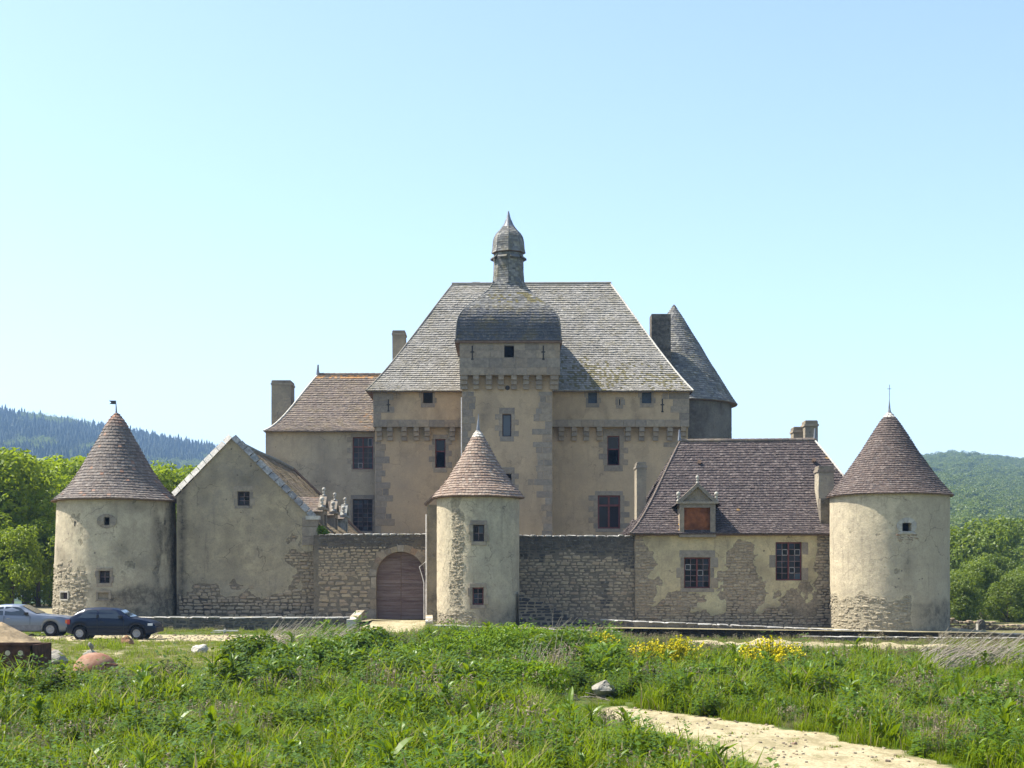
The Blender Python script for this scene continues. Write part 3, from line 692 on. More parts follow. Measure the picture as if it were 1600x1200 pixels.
for k in range(n):      # voussoirs
    t0, t1_ = PI*k/n+.006, PI*(k+1)/n-.006; r0, r1 = GR+.004, GR+R.uniform(.28, .40); mb = MB()
    q = [(GXC+r*math.cos(t), GS+r*math.sin(t)) for r, t in ((r0, t0), (r1, t0), (r1, (t0+t1_)/2), (r1, t1_), (r0, t1_), (r0, (t0+t1_)/2))]
    mb.prism(q, lambda a, b: (a, YC-.035+R.uniform(-.004, .004), b), lambda a, b: (a, YC+.2, b), (R.random(), 0, 0)); mb.build('voussoir', 'rubble' if k % 3 else 'granite', cwl)
z = GZ0
while z < GS-.1:
    h = min(R.uniform(.38, .6), GS-z); 
    for sg, xx in ((-1, GX0), (1, GX1)):
        L = R.uniform(.26, .5) if sg < 0 else .3
        stone_obj('jamb_stone', cwl, FC, xx+sg*L/2, z+h/2, L-.012, h-.014, R.choice(('granite', 'rubble')), .032, .3, False)
    z += h
def m_cwl(u, z): return not (math.hypot(u-GXC, z-GS) < GR+.32 and z > GS-.1) and not (GX0-.28 < u < GX1+.3 and z <= GS)
rubble(cwl, FC, PX(497, YC), GX0-.3, .2, 2.7, (.19, .34), (.26, .64), 'rubble_lodge', m_cwl, 120, (.0, .025), joint=.018, big=lambda z: 1.15-.12*z)
rubble(cwl, FC, PX(497, YC), PX(668, YC), 2.65, ZW-.7, (.11, .2), (.16, .38), 'rubble_lodge', m_cwl, 180, (.0, .025), joint=.016)
rubble(cwl, FC, PX(497, YC), PX(668, YC), ZW-.75, ZW-.04, (.12, .2), (.16, .36), 'rubble_dark', m_cwl, 70, (.0, .035))
def copings(t, fr, u0, u1, z, th=.66, mat='coping', h=.07):
    u = u0
    while u < u1-.05:
        w_ = min(R.uniform(.3, .7), u1-u); stone_obj('coping_stone', t, fr, u+w_/2, z+h/2+R.uniform(-.015, .015), w_-.01, h*R.uniform(.8, 1.3), mat, .05, th, True, R.uniform(-.03, .03)); u += w_
copings(cwl, FC, PX(512, YC), PX(668, YC), ZW)
# gate leaves
gt = thing('wooden_gate', 'arched double gate of weathered dark red boards', 'gate', (GXC, YC+.4, GZ0))
for sg in (-1, 1):
    z = GZ0+.03
    while z < GZT+.02:
        h = R.uniform(.16, .24); mb = MB(); a, b = (GXC+.012, GX1+.08) if sg > 0 else (GX0-.08, GXC-.012)
        mb.box((a, YC+.40-R.uniform(0, .03), z+.008), (b, YC+.45, z+h-.008)); mb.build('board', 'door', gt); z += h
mb = MB(); mb.box((GXC-.03, YC+.375, GZ0+.03), (GXC+.004, YC+.4, GZT)); mb.build('meeting_strip', 'wood', gt)
mb = MB(); mb.box((GX0-.2, YC+.46, GZ0-.3), (GX1+.2, YC+.5, GZT+.1)); mb.build('ledge_frame', 'wood', gt)
# right curtain wall
cwr = thing('curtain_wall', 'blackened rubble courtyard wall between the gate turret and the lodge', 'wall', (3, YC, .1))
ZR = 4.74
wall('wall_core', cwr, FC, PX(790, YC), PX(996, YC), -.3, ZR, [], 'mortar', a_cw, .3)
mb = MB(); mb.box((PX(790, YC), YC+.5, -.3), (PX(996, YC), YC+.55, ZR)); mb.box((PX(790, YC), YC+.02, ZR-.05), (PX(996, YC), YC+.53, ZR)); mb.build('wall_back', 'rubble_dark', cwr)
dk = lambda u, z: z+1.0*fb(u*.5, z*.5, 17) > 3.75 or fb(u*.6, z*.25, 5) > .46
rubble(cwr, FC, PX(800, YC), PX(992, YC), .3, ZR-.05, (.11, .21), (.17, .42), 'rubble_dark', lambda u, z: dk(u, z), 190, (.0, .03), joint=.016)
rubble(cwr, FC, PX(800, YC), PX(992, YC), .3, ZR-.05, (.11, .21), (.17, .42), 'rubble_lodge', lambda u, z: not dk(u, z), 230, (.0, .025), joint=.016)
copings(cwr, FC, PX(805, YC), PX(990, YC), ZR)

# ------------------------------------------------------------------ dormer (used by lodge and barn)
def dormer(parent, fr, u0, u1, z0, zb, zp, op, back, mat='granite_pale', board=True, roofmat='t_lodge', balls=(1, 1, 1), s=1.):
    """face from u0..u1, z0..zb, pediment apex zp; op = opening (ua, ub, za, zc); back = how far the little roof runs back"""
    uc = (u0+u1)/2; mb = MB()
    for u in (u0+.02, u1-.02): mb.face([fr(u, -.05, z0), fr(u, -back, z0+.2), fr(u, -back, zb), fr(u, -.05, zb)])
    mb.face([fr(u0+.02, -.12, zb), fr(u1-.02, -.12, zb), fr(uc, -.12, zp)])
    o = mb.build('dormer', mat, parent)
    def bx(n, a, b, c, d, e0, e1, m=mat):
        q = MB(); q.box((a, e0, c), (b, e1, d), fr, (R.random(), 0, 0)); return q.build(n, m, o)
    bx('jamb', u0, op[0], z0, op[3], -.3, 0); bx('jamb', op[1], u1, z0, op[3], -.3, 0)
    bx('lintel', u0, u1, op[3], zb, -.3, .01); bx('sill', u0-.02, u1+.02, z0-.2, z0, -.3, .04)
    if board: bx('boarding', op[0], op[1], op[2], op[3], -.22, -.18, 'rustboard')
    else: bx('boarding', op[0], op[1], op[2], op[3], -.22, -.18, 'dark_paint')
    bx('cornice', u0-.14*s, u1+.14*s, zb, zb+.11*s, -.3, .12*s)
    for sg, ue in ((-1, u0-.16*s), (1, u1+.16*s)):
        q = MB(); pts = [(ue, zb+.11*s), (ue-sg*.3*s, zb+.11*s), (uc, zp-.22*s), (uc, zp)]
        q.prism(pts, lambda a, b: fr(a, -.3, b), lambda a, b: fr(a, .09*s, b), (R.random(), 0, 0)); q.build('raking_cornice', mat, o)
    for k, (u, z) in enumerate(((u0-.06*s, zb+.11*s), (uc, zp-.04), (u1+.06*s, zb+.11*s))):
        if balls[k]: finial(o, tuple(fr(u, -.08, z)), .85*s*(1 if k != 1 else .8))
    for sg in (-1, 1):
        e = uc+sg*(u1-uc+.28)
        A, B, C, D = fr(e, -.02, zb-.12), fr(e, -back, zb-.12), fr(uc, -back, zp-.1), fr(uc, -.02, zp-.1)
        fn = slope(A, B, D, C) if sg > 0 else slope(B, A, C, D)
        tiles(o, fn, max(5, int((D-A).length/.15)), .17, roofmat, .024)
        q = MB(); q.face([A, B, C, D]); q.build('roof_board', 'wood', o)
    return o
def chimney(parent, X0, X1, Y0, Y1, z0, z1, mat='pl_gable', cap=True, at=None):
    c = MB(); n = 6
    me = wall_box(parent, X0, X1, Y0, Y1, z0, z1, mat, at)
    if cap:
        q = MB(); q.box((X0-.05, Y0-.05, z1-.28), (X1+.05, Y1+.05, z1-.16)); q.box((X0+.03, Y0+.03, z1), (X1-.03, Y1-.03, z1+.05)); q.build('chimney_cap', 'granite', me)
    return me
def wall_box(parent, X0, X1, Y0, Y1, z0, z1, mat, at=None):
    bm = bmesh.new(); lay = bm.verts.layers.float_color.new('Col')
    bmesh.ops.create_cube(bm, size=1)
    bmesh.ops.subdivide_edges(bm, edges=bm.edges[:], cuts=5, use_grid_fill=True)
    for v in bm.verts:
        p = Vector((lerp(X0, X1, v.co.x+.5), lerp(Y0, Y1, v.co.y+.5), lerp(z0, z1, v.co.z+.5)))
        v[lay] = (*(at(p) if at else (0, cl(.5*fb(p.x, p.z, 3)+.5*sstep(z1-.5, z1, p.z)), .5)), 1)
        v.co = p+Vector((fb(p.x*2, p.y*2, p.z*2), fb(p.z*2, p.y*2, p.x), 0))*.015
    me = bpy.data.meshes.new('chimney'); bm.to_mesh(me); bm.free(); me.materials.append(MT[mat])
    o = bpy.data.objects.new('chimney', me); link(o, parent); o.location = -wpos(parent); return o

# ------------------------------------------------------------------ gable building on the left
YG = 82.; FG = front(YG)
gl, gr_, ga = PX(276, YG), PX(497, YG), PX(362, YG); gza = PZ(684, YG); gzl, gzr = PZ(776, YG), PZ(815, YG)
barn = thing('gable_house', 'tall rendered gable end with lichened raking copings between round tower and gate', 'house', (ga, YG, .4))
def a_g(u, z):
    px = 800+u*F/YG; py = 900-(z-ZC)*F/YG; n1 = fb(u*.7, z*.7, 41); n2 = fb(u*1.6, z*1.6, 43)
    bare = sstep(438, 490, px+40*n1)*sstep(835, 860, py+30*n2); bare = max(bare, sstep(915, 930, py+34*n1))
    bare = max(bare, .8*sstep(.1, .3, n1+.25*n2)*sstep(745, 700, py+20*n2))
    st = .8*math.exp(-((px-284)/7)**2)+.65*sstep(925, 945, py+18*n1)+.4*cl(n1*1.4-.1)+.25*sstep(840, 700, py)*cl(n2+.3)
    return (cl(bare), cl(st), cl(.1+.5*fb(u*.3, z*.4, 44)))
wx0, wx1, wz0, wz1 = PX(371, YG), PX(390, YG), PZ(790, YG), PZ(768, YG)
wall('wall', barn, FG, gl, gr_, -.2, gza, [(wx0, wx1, wz0, wz1)], 'pl_gable', a_g, .15, .35,
     clips=[((ga, 0, gza), Vector((-(gza-gzl), 0, (ga-gl))).normalized()), ((ga, 0, gza), Vector((gza-gzr, 0, (gr_-ga))).normalized())])
window(barn, FG, wx0, wx1, wz0, wz1, 0, 0, 2, (3,), .2, 'dark_paint'); surround(barn, FG, wx0, wx1, wz0, wz1, .3, .16, (.2, .3), .2, 'granite', .012)
stone_obj('brick_patch', barn, FG, (wx0+wx1)/2-.05, wz0-.3, .36, .22, 'rustboard', .0, .1, True)
def inside_g(u, z):
    px = 800+u*F/YG; return a_g(u, z)[0] > .55 and z < gza-abs(u-ga)*(1.0 if u > ga else 1.08)-.5 and not (wx0-.4 < u < wx1+.4 and wz0-.4 < z < wz1+.5)
rubble(barn, FG, gl+.1, gr_-.05, .3, 9.5, (.12, .24), (.18, .46), 'rubble_lodge', inside_g, 260, (-.02, .012))
px0, px1 = PX(472, YG), PX(497, YG)      # smooth ashlar pier at the corner
for k, (a, b) in enumerate(((852, 838), (838, 823), (823, 809))):
    stone_obj('pier_stone', barn, FG, (px0+px1)/2, (PZ(a, YG)+PZ(b, YG))/2, px1-px0-.01, PZ(b, YG)-PZ(a, YG)-.012, 'granite', .05, .5, False)
# copings
def rake(ax, az, bx_, bz, n, mat, th=.26, up=.1, nm='coping_stone'):
    for k in range(n):
        t0, t1_ = k/n+.004, (k+1)/n-.004; j = R.uniform(-.015, .015); q = MB()
        p = [(lerp(ax, bx_, t0), lerp(az, bz, t0)+j), (lerp(ax, bx_, t1_), lerp(az, bz, t1_)+j)]
        L = math.hypot(bx_-ax, bz-az); nx_, nz_ = (bz-az)/L, -(bx_-ax)/L
        if nz_ < 0: nx_, nz_ = -nx_, -nz_
        pts = [(p[0][0]-nx_*.05, p[0][1]-nz_*.05), (p[1][0]-nx_*.05, p[1][1]-nz_*.05), (p[1][0]+nx_*(th+R.uniform(-.02, .03)), p[1][1]+nz_*th), (p[0][0]+nx_*th, p[0][1]+nz_*(th+R.uniform(-.02, .03)))]
        y0, y1, y2 = YG-.12+R.uniform(-.015, .015), YG+.14, YG+.46; (a0, b0), (a1, b1), (a2, b2), (a3, b3) = pts    # saddle-backed profile
        q.add([(a0, y0, b0), (a1, y0, b1), (a2, y1, b2), (a3, y1, b3), (a0, y2, b0), (a1, y2, b1)], [(0, 1, 2, 3), (3, 2, 5, 4), (0, 4, 5, 1), (0, 3, 4), (1, 5, 2)], (R.random(), 0, 0)); q.build(nm, mat, barn)
rake(PX(272, YG), PZ(775, YG), ga, gza+.03, 9, 'coping')
rake(ga, gza+.03, PX(489, YG), PZ(810, YG), 13, 'coping_moss')
q = MB(); q.box((PX(478, YG), YG-.12, PZ(812, YG)), (PX(499, YG), YG+.5, PZ(806, YG))); q.build('kneeler', 'coping', barn)
# roof: ridge runs back into the court
YB = 104.6; ez = 5.0; ex = -9.75
def r_barn(s, v):
    y = lerp(YG+.3, YB, s)
    x = lerp(ex, ga, v); z = pw([(0, ez), (.16, ez+.62), (1, gza-.12)], v)+.05*fb(y*.3, v*3, 2, 2)
    return Vector((x, y, z))
rs = shell('roof', barn, lambda s, v: r_barn(s, v)-Vector((.02, 0, .04)), 12, 8, 'wood')
tiles(rs, r_barn, 44, .2, 't_barn', .028, colfn=lambda s, v: (0, .6*cl(fb(s*22*.25, v*5, 3)*1.5) if R.random() < .7 else 0))
lf = slope((gl-.3, YB, gzl-.3), (gl-.3, YG+.3, gzl-.3), (ga, YB, gza-.12), (ga, YG+.3, gza-.12)); tiles(rs, lf, 24, .22, 't_barn', .028)
q = MB(); q.face([lf(0, 0), lf(1, 0), lf(1, 1), lf(0, 1)]); q.build('roof_board', 'wood', rs)
q = MB(); q.tube([(ga, YG+.4, gza-.08), (ga, 90, gza-.10), (ga, 98, gza-.04), (ga, YB, gza-.08)], .13, 8); q.build('ridge', 'coping_moss', rs)
q = MB(); q.tube([(ga, YB+.1, gza-.05), (ex, YB+.1, ez)], .13, 6); q.build('verge', 'wood', rs)
q = MB(); q.face([(gr_-.1, YG+.02, 0), (gr_-.1, YB, 0), (gr_-.1, YB, 5.5), (gr_-.1, YG+.02, 5.5)]); q.face([(gl, YG+.02, 0), (gl, YB, 0), (gl, YB, gzl), (gl, YG+.02, gzl)])
q.face([(gl, YB, 0), (gr_, YB, 0), (gr_, YB, gzr), (ga, YB, gza-.15), (gl, YB, gzl)]); q.build('side_wall', 'back', barn)
for k, yy in enumerate((84.2, 89.4, 94.9)):
    fr = Fr((gr_+.12, yy, 0), (0, 1, 0), (1, 0, 0))
    dormer(barn, fr, -.75, .75, 4.9, 6.25, 7.08, (-.5, .5, 5.1, 6.0), 2.6, 'coping_moss' if k == 2 else 'granite', False, 't_wing', s=1.1)

# ------------------------------------------------------------------ lodge on the right
YL = 81.; FL = front(YL)
lx0, lx1 = PX(992, YL), 20.2; lez = PZ(833, 80.7)
lodge = thing('lodge', 'long low house with yellow flaking render and plum tiled hipped roof', 'house', ((lx0+lx1)/2, YL, 0))
W1 = (PX(1069, YL), PX(1110, YL), PZ(919, YL), PZ(871, YL)); W2 = (PX(1212, YL), PX(1253, YL), PZ(907, YL), PZ(847, YL))
def a_l(u, z):
    px = 800+u*F/YL; py = 900-(z-ZC)*F/YL; n1 = fb(u*.8, z*.8, 51); n2 = fb(u*2, z*2, 53)
    b = sstep(1032, 1008, px+32*n1+10*n2)
    b = max(b, sstep(1.25, .75, math.hypot((px-1160)/34, (py-905)/50)+.45*n1+.2*n2))
    b = max(b, sstep(.55, .67, .5+.7*n1+.3*n2)*sstep(915, 940, py)); b = max(b, sstep(1270, 1284, px+15*n1))
    b = max(b, sstep(950, 962, py+16*n1), sstep(1.1, .8, math.hypot((px-1060)/24, (py-945)/24)+.4*n2), .6*sstep(1200, 1235, px+30*n2)*sstep(912, 930, py+25*n1))
    st = .7*sstep(940, 968, py+20*n1)+.5*sstep(1262, 1290, px+12*n1)+.35*cl(n1*1.5)
    return (cl(b), cl(st), .15)
wall('wall', lodge, FL, lx0, 17.6, -.5, lez+.02, [W1, W2], 'pl_right', a_l, .13, .32)
nw = lambda u, z: not any(h[0]-.3 < u < h[1]+.3 and h[2]-.3 < z < h[3]+.35 for h in (W1, W2))
rubble(lodge, FL, lx0, 16.9, -.05, 4.9, (.10, .2), (.15, .4), 'rubble_lodge', lambda u, z: a_l(u, z)[0] > .6 and nw(u, z) and not (PX(1060, YL) < u < PX(1120, YL) and z > 4.4), 290, (-.025, .008), .14)
window(lodge, FL, *W1, 1, 0, 2, (5,), .2, 'red_paint', odd=(4, 13)); surround(lodge, FL, *W1, .38, .22, (.2, .42), .26, 'granite', .014, .5)
window(lodge, FL, *W2, 1, 0, 2, (6,), .14, 'red_paint', odd=(11, 14, 23)); surround(lodge, FL, *W2, 0, 0, (.02, .34), .1, 'granite', .01, .62)
hb('side_wall', lodge, lx0, lx1, YL, 90, -.5, lez)
# roof with bell-cast eaves
LR0, LR1 = Vector((PX(1063, 85.5), 85.5, PZ(690, 85.5))), Vector((PX(1272, 85.5), 85.5, PZ(688, 85.5)))
E = [Vector((PX(985, 80.65), 80.65, lez-.03)), Vector((20.3, 80.65, lez-.03)), Vector((20.3, 90.4, lez)), Vector((PX(985, 80.65), 90.4, lez))]
lfF = slope(E[0], E[1], LR0, LR1, .36); lfL = slope(E[3], E[0], LR0, LR0, .36); lfR = slope(E[1], E[2], LR1, LR1, .36); lfB = slope(E[2], E[3], LR1, LR0, .3)
rf = shell('roof', lodge, lambda s, v: lfF(s, v)-Vector((0, 0, .04)), 10, 10, 'wood')
for fn in (lfL, lfR, lfB):
    o = shell('roof_plane', rf, lambda s, v: fn(s, v)-Vector((0, 0, .03)), 6, 10, 'wood' if fn is not lfB else 't_lodge')
dxc = PX(1090, 80.6)
def col_l(s, v):
    x = lerp(E[0].x, E[1].x, s); d = PX(1062, 80.6)-x
    return ((.95 if 0 < d < .45 and v < .16 and R.random() < .8*(1-d/.45) else (.4 if R.random() < .001 else 0)), 0)
tiles(rf, lfF, 40, .17, 't_lodge', .045, colfn=col_l); tiles(rf, lfL, 40, .17, 't_lodge', .045); tiles(rf, lfR, 40, .17, 't_lodge', .045)
def ridge_tiles(parent, a, b, mat='t_wing', r=.1, L=.36):
    a, b = Vector(a), Vector(b); n = int((b-a).length/L); d = (b-a)/n
    for k in range(n):
        q = MB(); p0 = a+d*k; p1 = a+d*(k+1.06); q.tube([p0, p1], [r, r*1.16], 8, (R.random(), 0, 0)); q.build('ridge_tile', mat, parent)
ridge_tiles(rf, LR0+Vector((-.05, 0, .03)), LR1+Vector((.05, 0, .03)))
for a, b in ((E[0], LR0), (E[1], LR1)):
    fnh = lambda v: lfF(0 if a is E[0] else 1, v)
    q = MB(); q.tube([fnh(k/14)+Vector((0, 0, .04)) for k in range(15)], .06, 7); q.build('hip_mortar', 't_wing' if a is E[0] else 'mortar_cap', rf)
for p in (LR0+Vector((-.05, 0, .05)), LR1+Vector((.05, 0, .05))):
    q = MB(); q.tube([p, p+Vector((0, 0, .3)), p+Vector((0, 0, .62))], [.10, .07, .04], 7); q.build('ridge_finial', 'lead', rf)
for px, py in ((1092, 722), (1271, 719)):
    q = MB(); Y = 84.4; c = Vector((PX(px, Y), Y, PZ(py, Y))); q.tube([c+Vector((0, .3, -.2)), c+Vector((.02, -.15, .02))], [.1, .12], 8); q.build('roof_vent', 'wood', rf)
q = MB(); q.box((lx0, YL-.2, lez-.12), (17, YL+.1, lez-.06)); q.build('eave_board', 'wood', lodge)
YD = 80.72; dormer(lodge, front(YD), PX(1062, YD), PX(1118, YD), PZ(834, YD)+.02, PZ(787, YD), PZ(754, YD), (PX(1069, YD), PX(1110, YD), PZ(831, YD), PZ(793, YD)), 3.6, 'granite')
chimney(lodge, PX(995, 85), PX(1010, 85), 85, 86.6, 3, PZ(723, 85), 'pl_gable')
chimney(lodge, PX(1279, 82), PX(1303, 82), 82, 83.1, 5, PZ(729, 82), 'pl_tower')
chimney(lodge, PX(1280, 81.6)+.02, PX(1303, 81.6), 81.35, 82.1, 5, PZ(779, 81.6), 'pl_gable', False, lambda p: (0, .75, .6))
chimney(lodge, PX(1258, 87.5), PX(1278, 87.5), 87.5, 88.6, 7, PZ(658, 87.5), 'pl_gable')
chimney(lodge, PX(1240, 88.2), PX(1256, 88.2), 88.2, 89.2, 7, PZ(668, 88.2), 'pl_gable')

# ------------------------------------------------------------------ keep
YK = 106.; FK = front(YK); YU = 105.5; FU = front(YU)
kx0, kx1 = PX(586, YK), PX(1075, YK); ux0, ux1 = PX(583, YU), PX(1077, YU)
z_str0, z_str1, z_eave = PZ(667, YU), PZ(656, YU), PZ(611, YU)
keep = thing('castle_keep', 'tall ochre main house with huge grey hipped roof and corbelled upper storey', 'castle', ((kx0+kx1)/2, YK, 0))
def H(fr, a, b, c, d): Y = fr.o.y; return (PX(a, Y), PX(b, Y), PZ(d, Y), PZ(c, Y))
kl = [H(FK, 680, 696, 686, 731), H(FK, 949, 968, 681, 727), H(FK, 934, 969, 774, 826)]
ku = [H(FU, 661, 676, 612.5, 630), H(FU, 919, 933, 612.5, 630), H(FU, 1003, 1018, 612.5, 630)]
def a_k(u, z):
    px = 800+u*F/YK; py = 900-(z-ZC)*F/YK; n1 = fb(u*.5, z*.5, 61)
    st = .55*cl(fb(u*1.1, z*.25, 62)*1.3-.15)*sstep(760, 690, py)*(1 if px > 860 else .5)+.18*cl(n1)
    return (0, cl(st), .25*cl(n1*1.5))
wall('wall', keep, FK, kx0, kx1, 0, z_str0+.02, kl, 'pl_keep', a_k, .22, .35)
wall('upper_wall', keep, FU, ux0, ux1, z_str0, z_eave+.05, ku, 'pl_keep', lambda u, z: (0, cl(.9*fb(u*.9, z*.35, 64))*.8, .2*cl(fb(u, z, 2))), .2, .35)
q = MB(); q.face([(ux0, YU, z_str0), (ux1, YU, z_str0), (ux1, YK, z_str0), (ux0, YK, z_str0)]); q.build('overhang_soffit', 'granite', keep)
hb('side_wall', keep, kx0, kx1, YK, 118, 0, z_str0); hb('upper_side_wall', keep, ux0, ux1, YU, 118.4, z_str0, z_eave+.05)
u = ux0
while u < ux1:      # string course
    L = min(R.uniform(.7, 1.3), ux1-u); stone_obj('string_course', keep, FU, u+L/2, (z_str0+z_str1)/2, L-.012, z_str1-z_str0, 'granite', .05, .3, False); u += L
def corbel(parent, Y, px, w_, z_top, z_bot, proj, mat='granite'):
    q = MB(); x = PX(px, Y); hh = (z_top-z_bot)/3
    for k in range(3):
        q.box((x-w_/2, Y-proj*(1-.3*k), z_top-hh*(k+1)+.012), (x+w_/2, Y+.15, z_top-hh*k), c=(R.random(), 0, 0))
    q.build('corbel', mat, parent)
for px in (593, 610, 632, 651, 668, 707, 877, 897, 916, 936, 981, 1002, 1024, 1046, 1067): corbel(keep, YK, px, .36, z_str0, PZ(689, YK), .48)
quoins(keep, FK, kx0, 1, 4.8, z_str0-.95, short=.55, long=1.1, hs=(.36, .5)); quoins(keep, FU, ux0, 1, z_str1, z_eave-.05, short=.8, long=1.35, hs=(.4, .5)); quoins(keep, FU, ux1, -1, z_str1, z_eave-.05, short=1.0, long=1.5, hs=(.4, .5)); quoins(keep, FK, kx1, -1, 8, z_str0-.95, short=.5, long=1.0)
window(keep, FK, *kl[0], 0, .42, 1, (1, 1), .22, 'red_paint', False, missing=(2,)); surround(keep, FK, *kl[0], .3, .34, (.22, .45), .16)
window(keep, FK, *kl[1], 0, .45, 1, (1, 1), .2, 'red_paint', False, missing=(2,)); surround(keep, FK, *kl[1], .5, .42, (.3, .6), .3)
window(keep, FK, *kl[2], 1, .3, 1, (1, 1), .2, 'red_paint', False, fw=.11); surround(keep, FK, *kl[2], .3, .25, (.3, .65), .2)
for k, h in enumerate(ku):
    surround(keep, FU, *h, 0, .3, (.16, .28), .2)
    if k:
        q = MB(); q.box((h[0], -.25, h[2]), (h[1], -.2, h[3]), FU); q.build('shutter', plain('blue_grey_shutter', (.05, .065, .085), .7), keep)
def slit(parent, fr, px, y0, y1, cross=True):
    Y = fr.o.y; x = PX(px, Y); a, b = PZ(y1, Y), PZ(y0, Y); q = MB()
    q.box((x-.045, -.1, a), (x+.045, .024, b), fr)
    if cross: q.box((x-.13, -.1, (a+b)/2-.04), (x-.046, .022, (a+b)/2+.04), fr); q.box((x+.046, -.1, (a+b)/2-.04), (x+.13, .022, (a+b)/2+.04), fr); q.box((x-.08, -.1, a-.1), (x+.08, .02, a-.001), fr)
    q.build('arrow_slit', 'interior', parent)
slit(keep, FU, 607, 624, 641); slit(keep, FU, 1035, 623, 642); slit(keep, FU, 968, 624, 633, False)
surround(keep, FU, PX(966, YU), PX(970, YU), PZ(633, YU), PZ(624, YU), .15, .25, (.2, .3), .2)
# great roof
KR0, KR1 = Vector((PX(708, 112), 112, PZ(444, 112))), Vector((PX(953, 112), 112, PZ(443, 112)))
KE = [Vector((PX(572, 105.1), 105.1, z_eave-.04)), Vector((PX(1083, 105.1), 105.1, z_eave-.04)), Vector((PX(1083, 105.1), 118.9, z_eave)), Vector((PX(572, 105.1), 118.9, z_eave))]
kf = slope(KE[0], KE[1], KR0, KR1, .28); kL = slope(KE[3], KE[0], KR0, KR0, .28); kR = slope(KE[1], KE[2], KR1, KR1, .28); kB = slope(KE[2], KE[3], KR1, KR0, .28)
kr = shell('roof', keep, lambda s, v: kf(s, v)-Vector((0, 0, .05)), 12, 12, 'wood')
for fn in (kL, kR, kB): shell('roof_plane', kr, lambda s, v: fn(s, v)-Vector((0, 0, .05)), 6, 12, 'wood' if fn is not kB else 't_keep')
def col_k(s, v):
    p = kf(s, v); px = 800+p.x*F/p.y; py = 900-(p.z-ZC)*F/p.y
    g = math.exp(-((px-930)/45)**2-((py-590)/20)**2)+.7*math.exp(-((px-1040)/30)**2-((py-595)/14)**2)
    return (0, .75 if R.random() < g*.75 else 0)
tiles(kr, kf, 50, .17, 't_keep', .06, colfn=col_k, wob=.03); tiles(kr, kL, 46, .25, 't_keep', .06); tiles(kr, kR, 46, .25, 't_keep', .06)
q = MB(); q.tube([KR0+Vector((-.1, 0, .02)), KR1+Vector((.1, 0, .02))], .11, 8); q.build('ridge', 't_keep', kr)
for a in (0, 1):
    q = MB(); q.tube([kf(a, k/14)+Vector((0, 0, .03)) for k in range(15)], .07, 7); q.build('hip_mortar', 't_keep' if a == 0 else 'mortar_cap', kr)
q = MB(); q.face([KE[0]-Vector((0, 0, .06)), KE[1]-Vector((0, 0, .06)), Vector((ux1, YU+.05, z_eave)), Vector((ux0, YU+.05, z_eave))]); q.face([KE[3]-Vector((0, 0, .06)), KE[0]-Vector((0, 0, .06)), Vector((ux0, YU, z_eave)), Vector((ux0, 118, z_eave))]); q.build('eave', 'wood', keep)
chimney(kr, PX(613, 113), PX(633, 113), 113, 114.4, 14, PZ(517, 113), 'pl_gable'); chimney(kr, PX(1016, 114), PX(1046, 114), 113, 114.6, 14, PZ(494, 114), 'pl_gable', False, lambda p: (0, .85, .8))
chimney(kr, PX(738, 114), PX(750, 114), 114, 115, 21, PZ(440.5, 114), 'pl_gable', False)

# ------------------------------------------------------------------ stair tower
YS = 102.; FS = front(YS); YT = 101.45; FT = front(YT)
sx0, sx1 = PX(722, YS), PX(863, YS); bx0, bx1 = PX(718, YT), PX(875, YT); zb0, zb1 = PZ(586, YT), PZ(532, YT)
st = thing('stair_tower', 'square stair tower with bulbous slate dome and onion lantern before the keep', 'tower', ((sx0+sx1)/2, YS, 0))
sl_ = [H(FS, 785, 799, 647, 682), H(FS, 785, 799, 740, 766)]
wall('wall', st, FS, sx0, sx1, 0, zb0+.05, sl_, 'pl_keep', lambda u, z: (0, cl(.5*fb(u*.9, z*.2, 71)), .2*cl(fb(u*.5, z*.5, 72))), .2, .35)
hb('side_wall', st, sx0, sx1, YS, 107, 0, zb0+.05, 'pl_keep'); 
bh = H(FT, 788, 803, 540, 558.5)
wall('upper_wall', st, FT, bx0, bx1, zb0, zb1, [bh], 'pl_wing', lambda u, z: (0, .15, .8), .25, .4)
hb('upper_side_wall', st, bx0, bx1, YT, 108.2, zb0, zb1, 'pl_wing')
q = MB(); q.face([(bx0, YT, zb0), (bx1, YT, zb0), (bx1, 108, zb0), (bx0, 108, zb0)]); q.build('overhang_soffit', 'granite', st)
z = zb0; row = 0
for hh in (.5, .62, .5, .64):      # ashlar of the upper storey
    hh = hh*(zb1-zb0)/2.26; u = bx0+.005
    while u < bx1-.02:
        L = min(R.uniform(.7, 1.4), bx1-u)
        if bx1-u-L < .3: L = bx1-u
        parts = [(u, u+L)]
        if z < bh[3] and z+hh > bh[2]:
            parts = [p for p in ((u, min(u+L, bh[0])), (max(u, bh[1]), u+L)) if p[1]-p[0] > .06] if u+L > bh[0] and u < bh[1] else parts
        for a, b in parts: stone_obj('ashlar_block', st, FT, (a+b)/2, z+hh/2, b-a-.012, hh-.012, 'granite', .025, .2, False)
        u += L
    z += hh
slit(st, Fr((0, YT-.024, 0)), 738, 540, 560); slit(st, Fr((0, YT-.024, 0)), 849, 540, 560)
for px in (744, 764, 783, 803, 822, 842): corbel(st, YS, px, .36, zb0, PZ(609, YS), .52)
for px, w_ in ((725, .5), (866, .55)): corbel(st, YS, px, w_, zb0, PZ(609, YS), .5)
window(st, FS, *sl_[0], 0, 0, 1, (1,), .2, 'dark_paint', False, glass='glass_sky'); surround(st, FS, *sl_[0], .42, .34, (.24, .5), .22)
surround(st, FS, *sl_[1], .42, .3, (.24, .5), .22)
quoins(st, FS, sx1, -1, 4.8, PZ(612, YS), short=.6, long=1.05, hs=(.36, .5)); quoins(st, FS, sx0, 1, 4.8, PZ(612, YS), short=.5, long=.8, hs=(.36, .5))
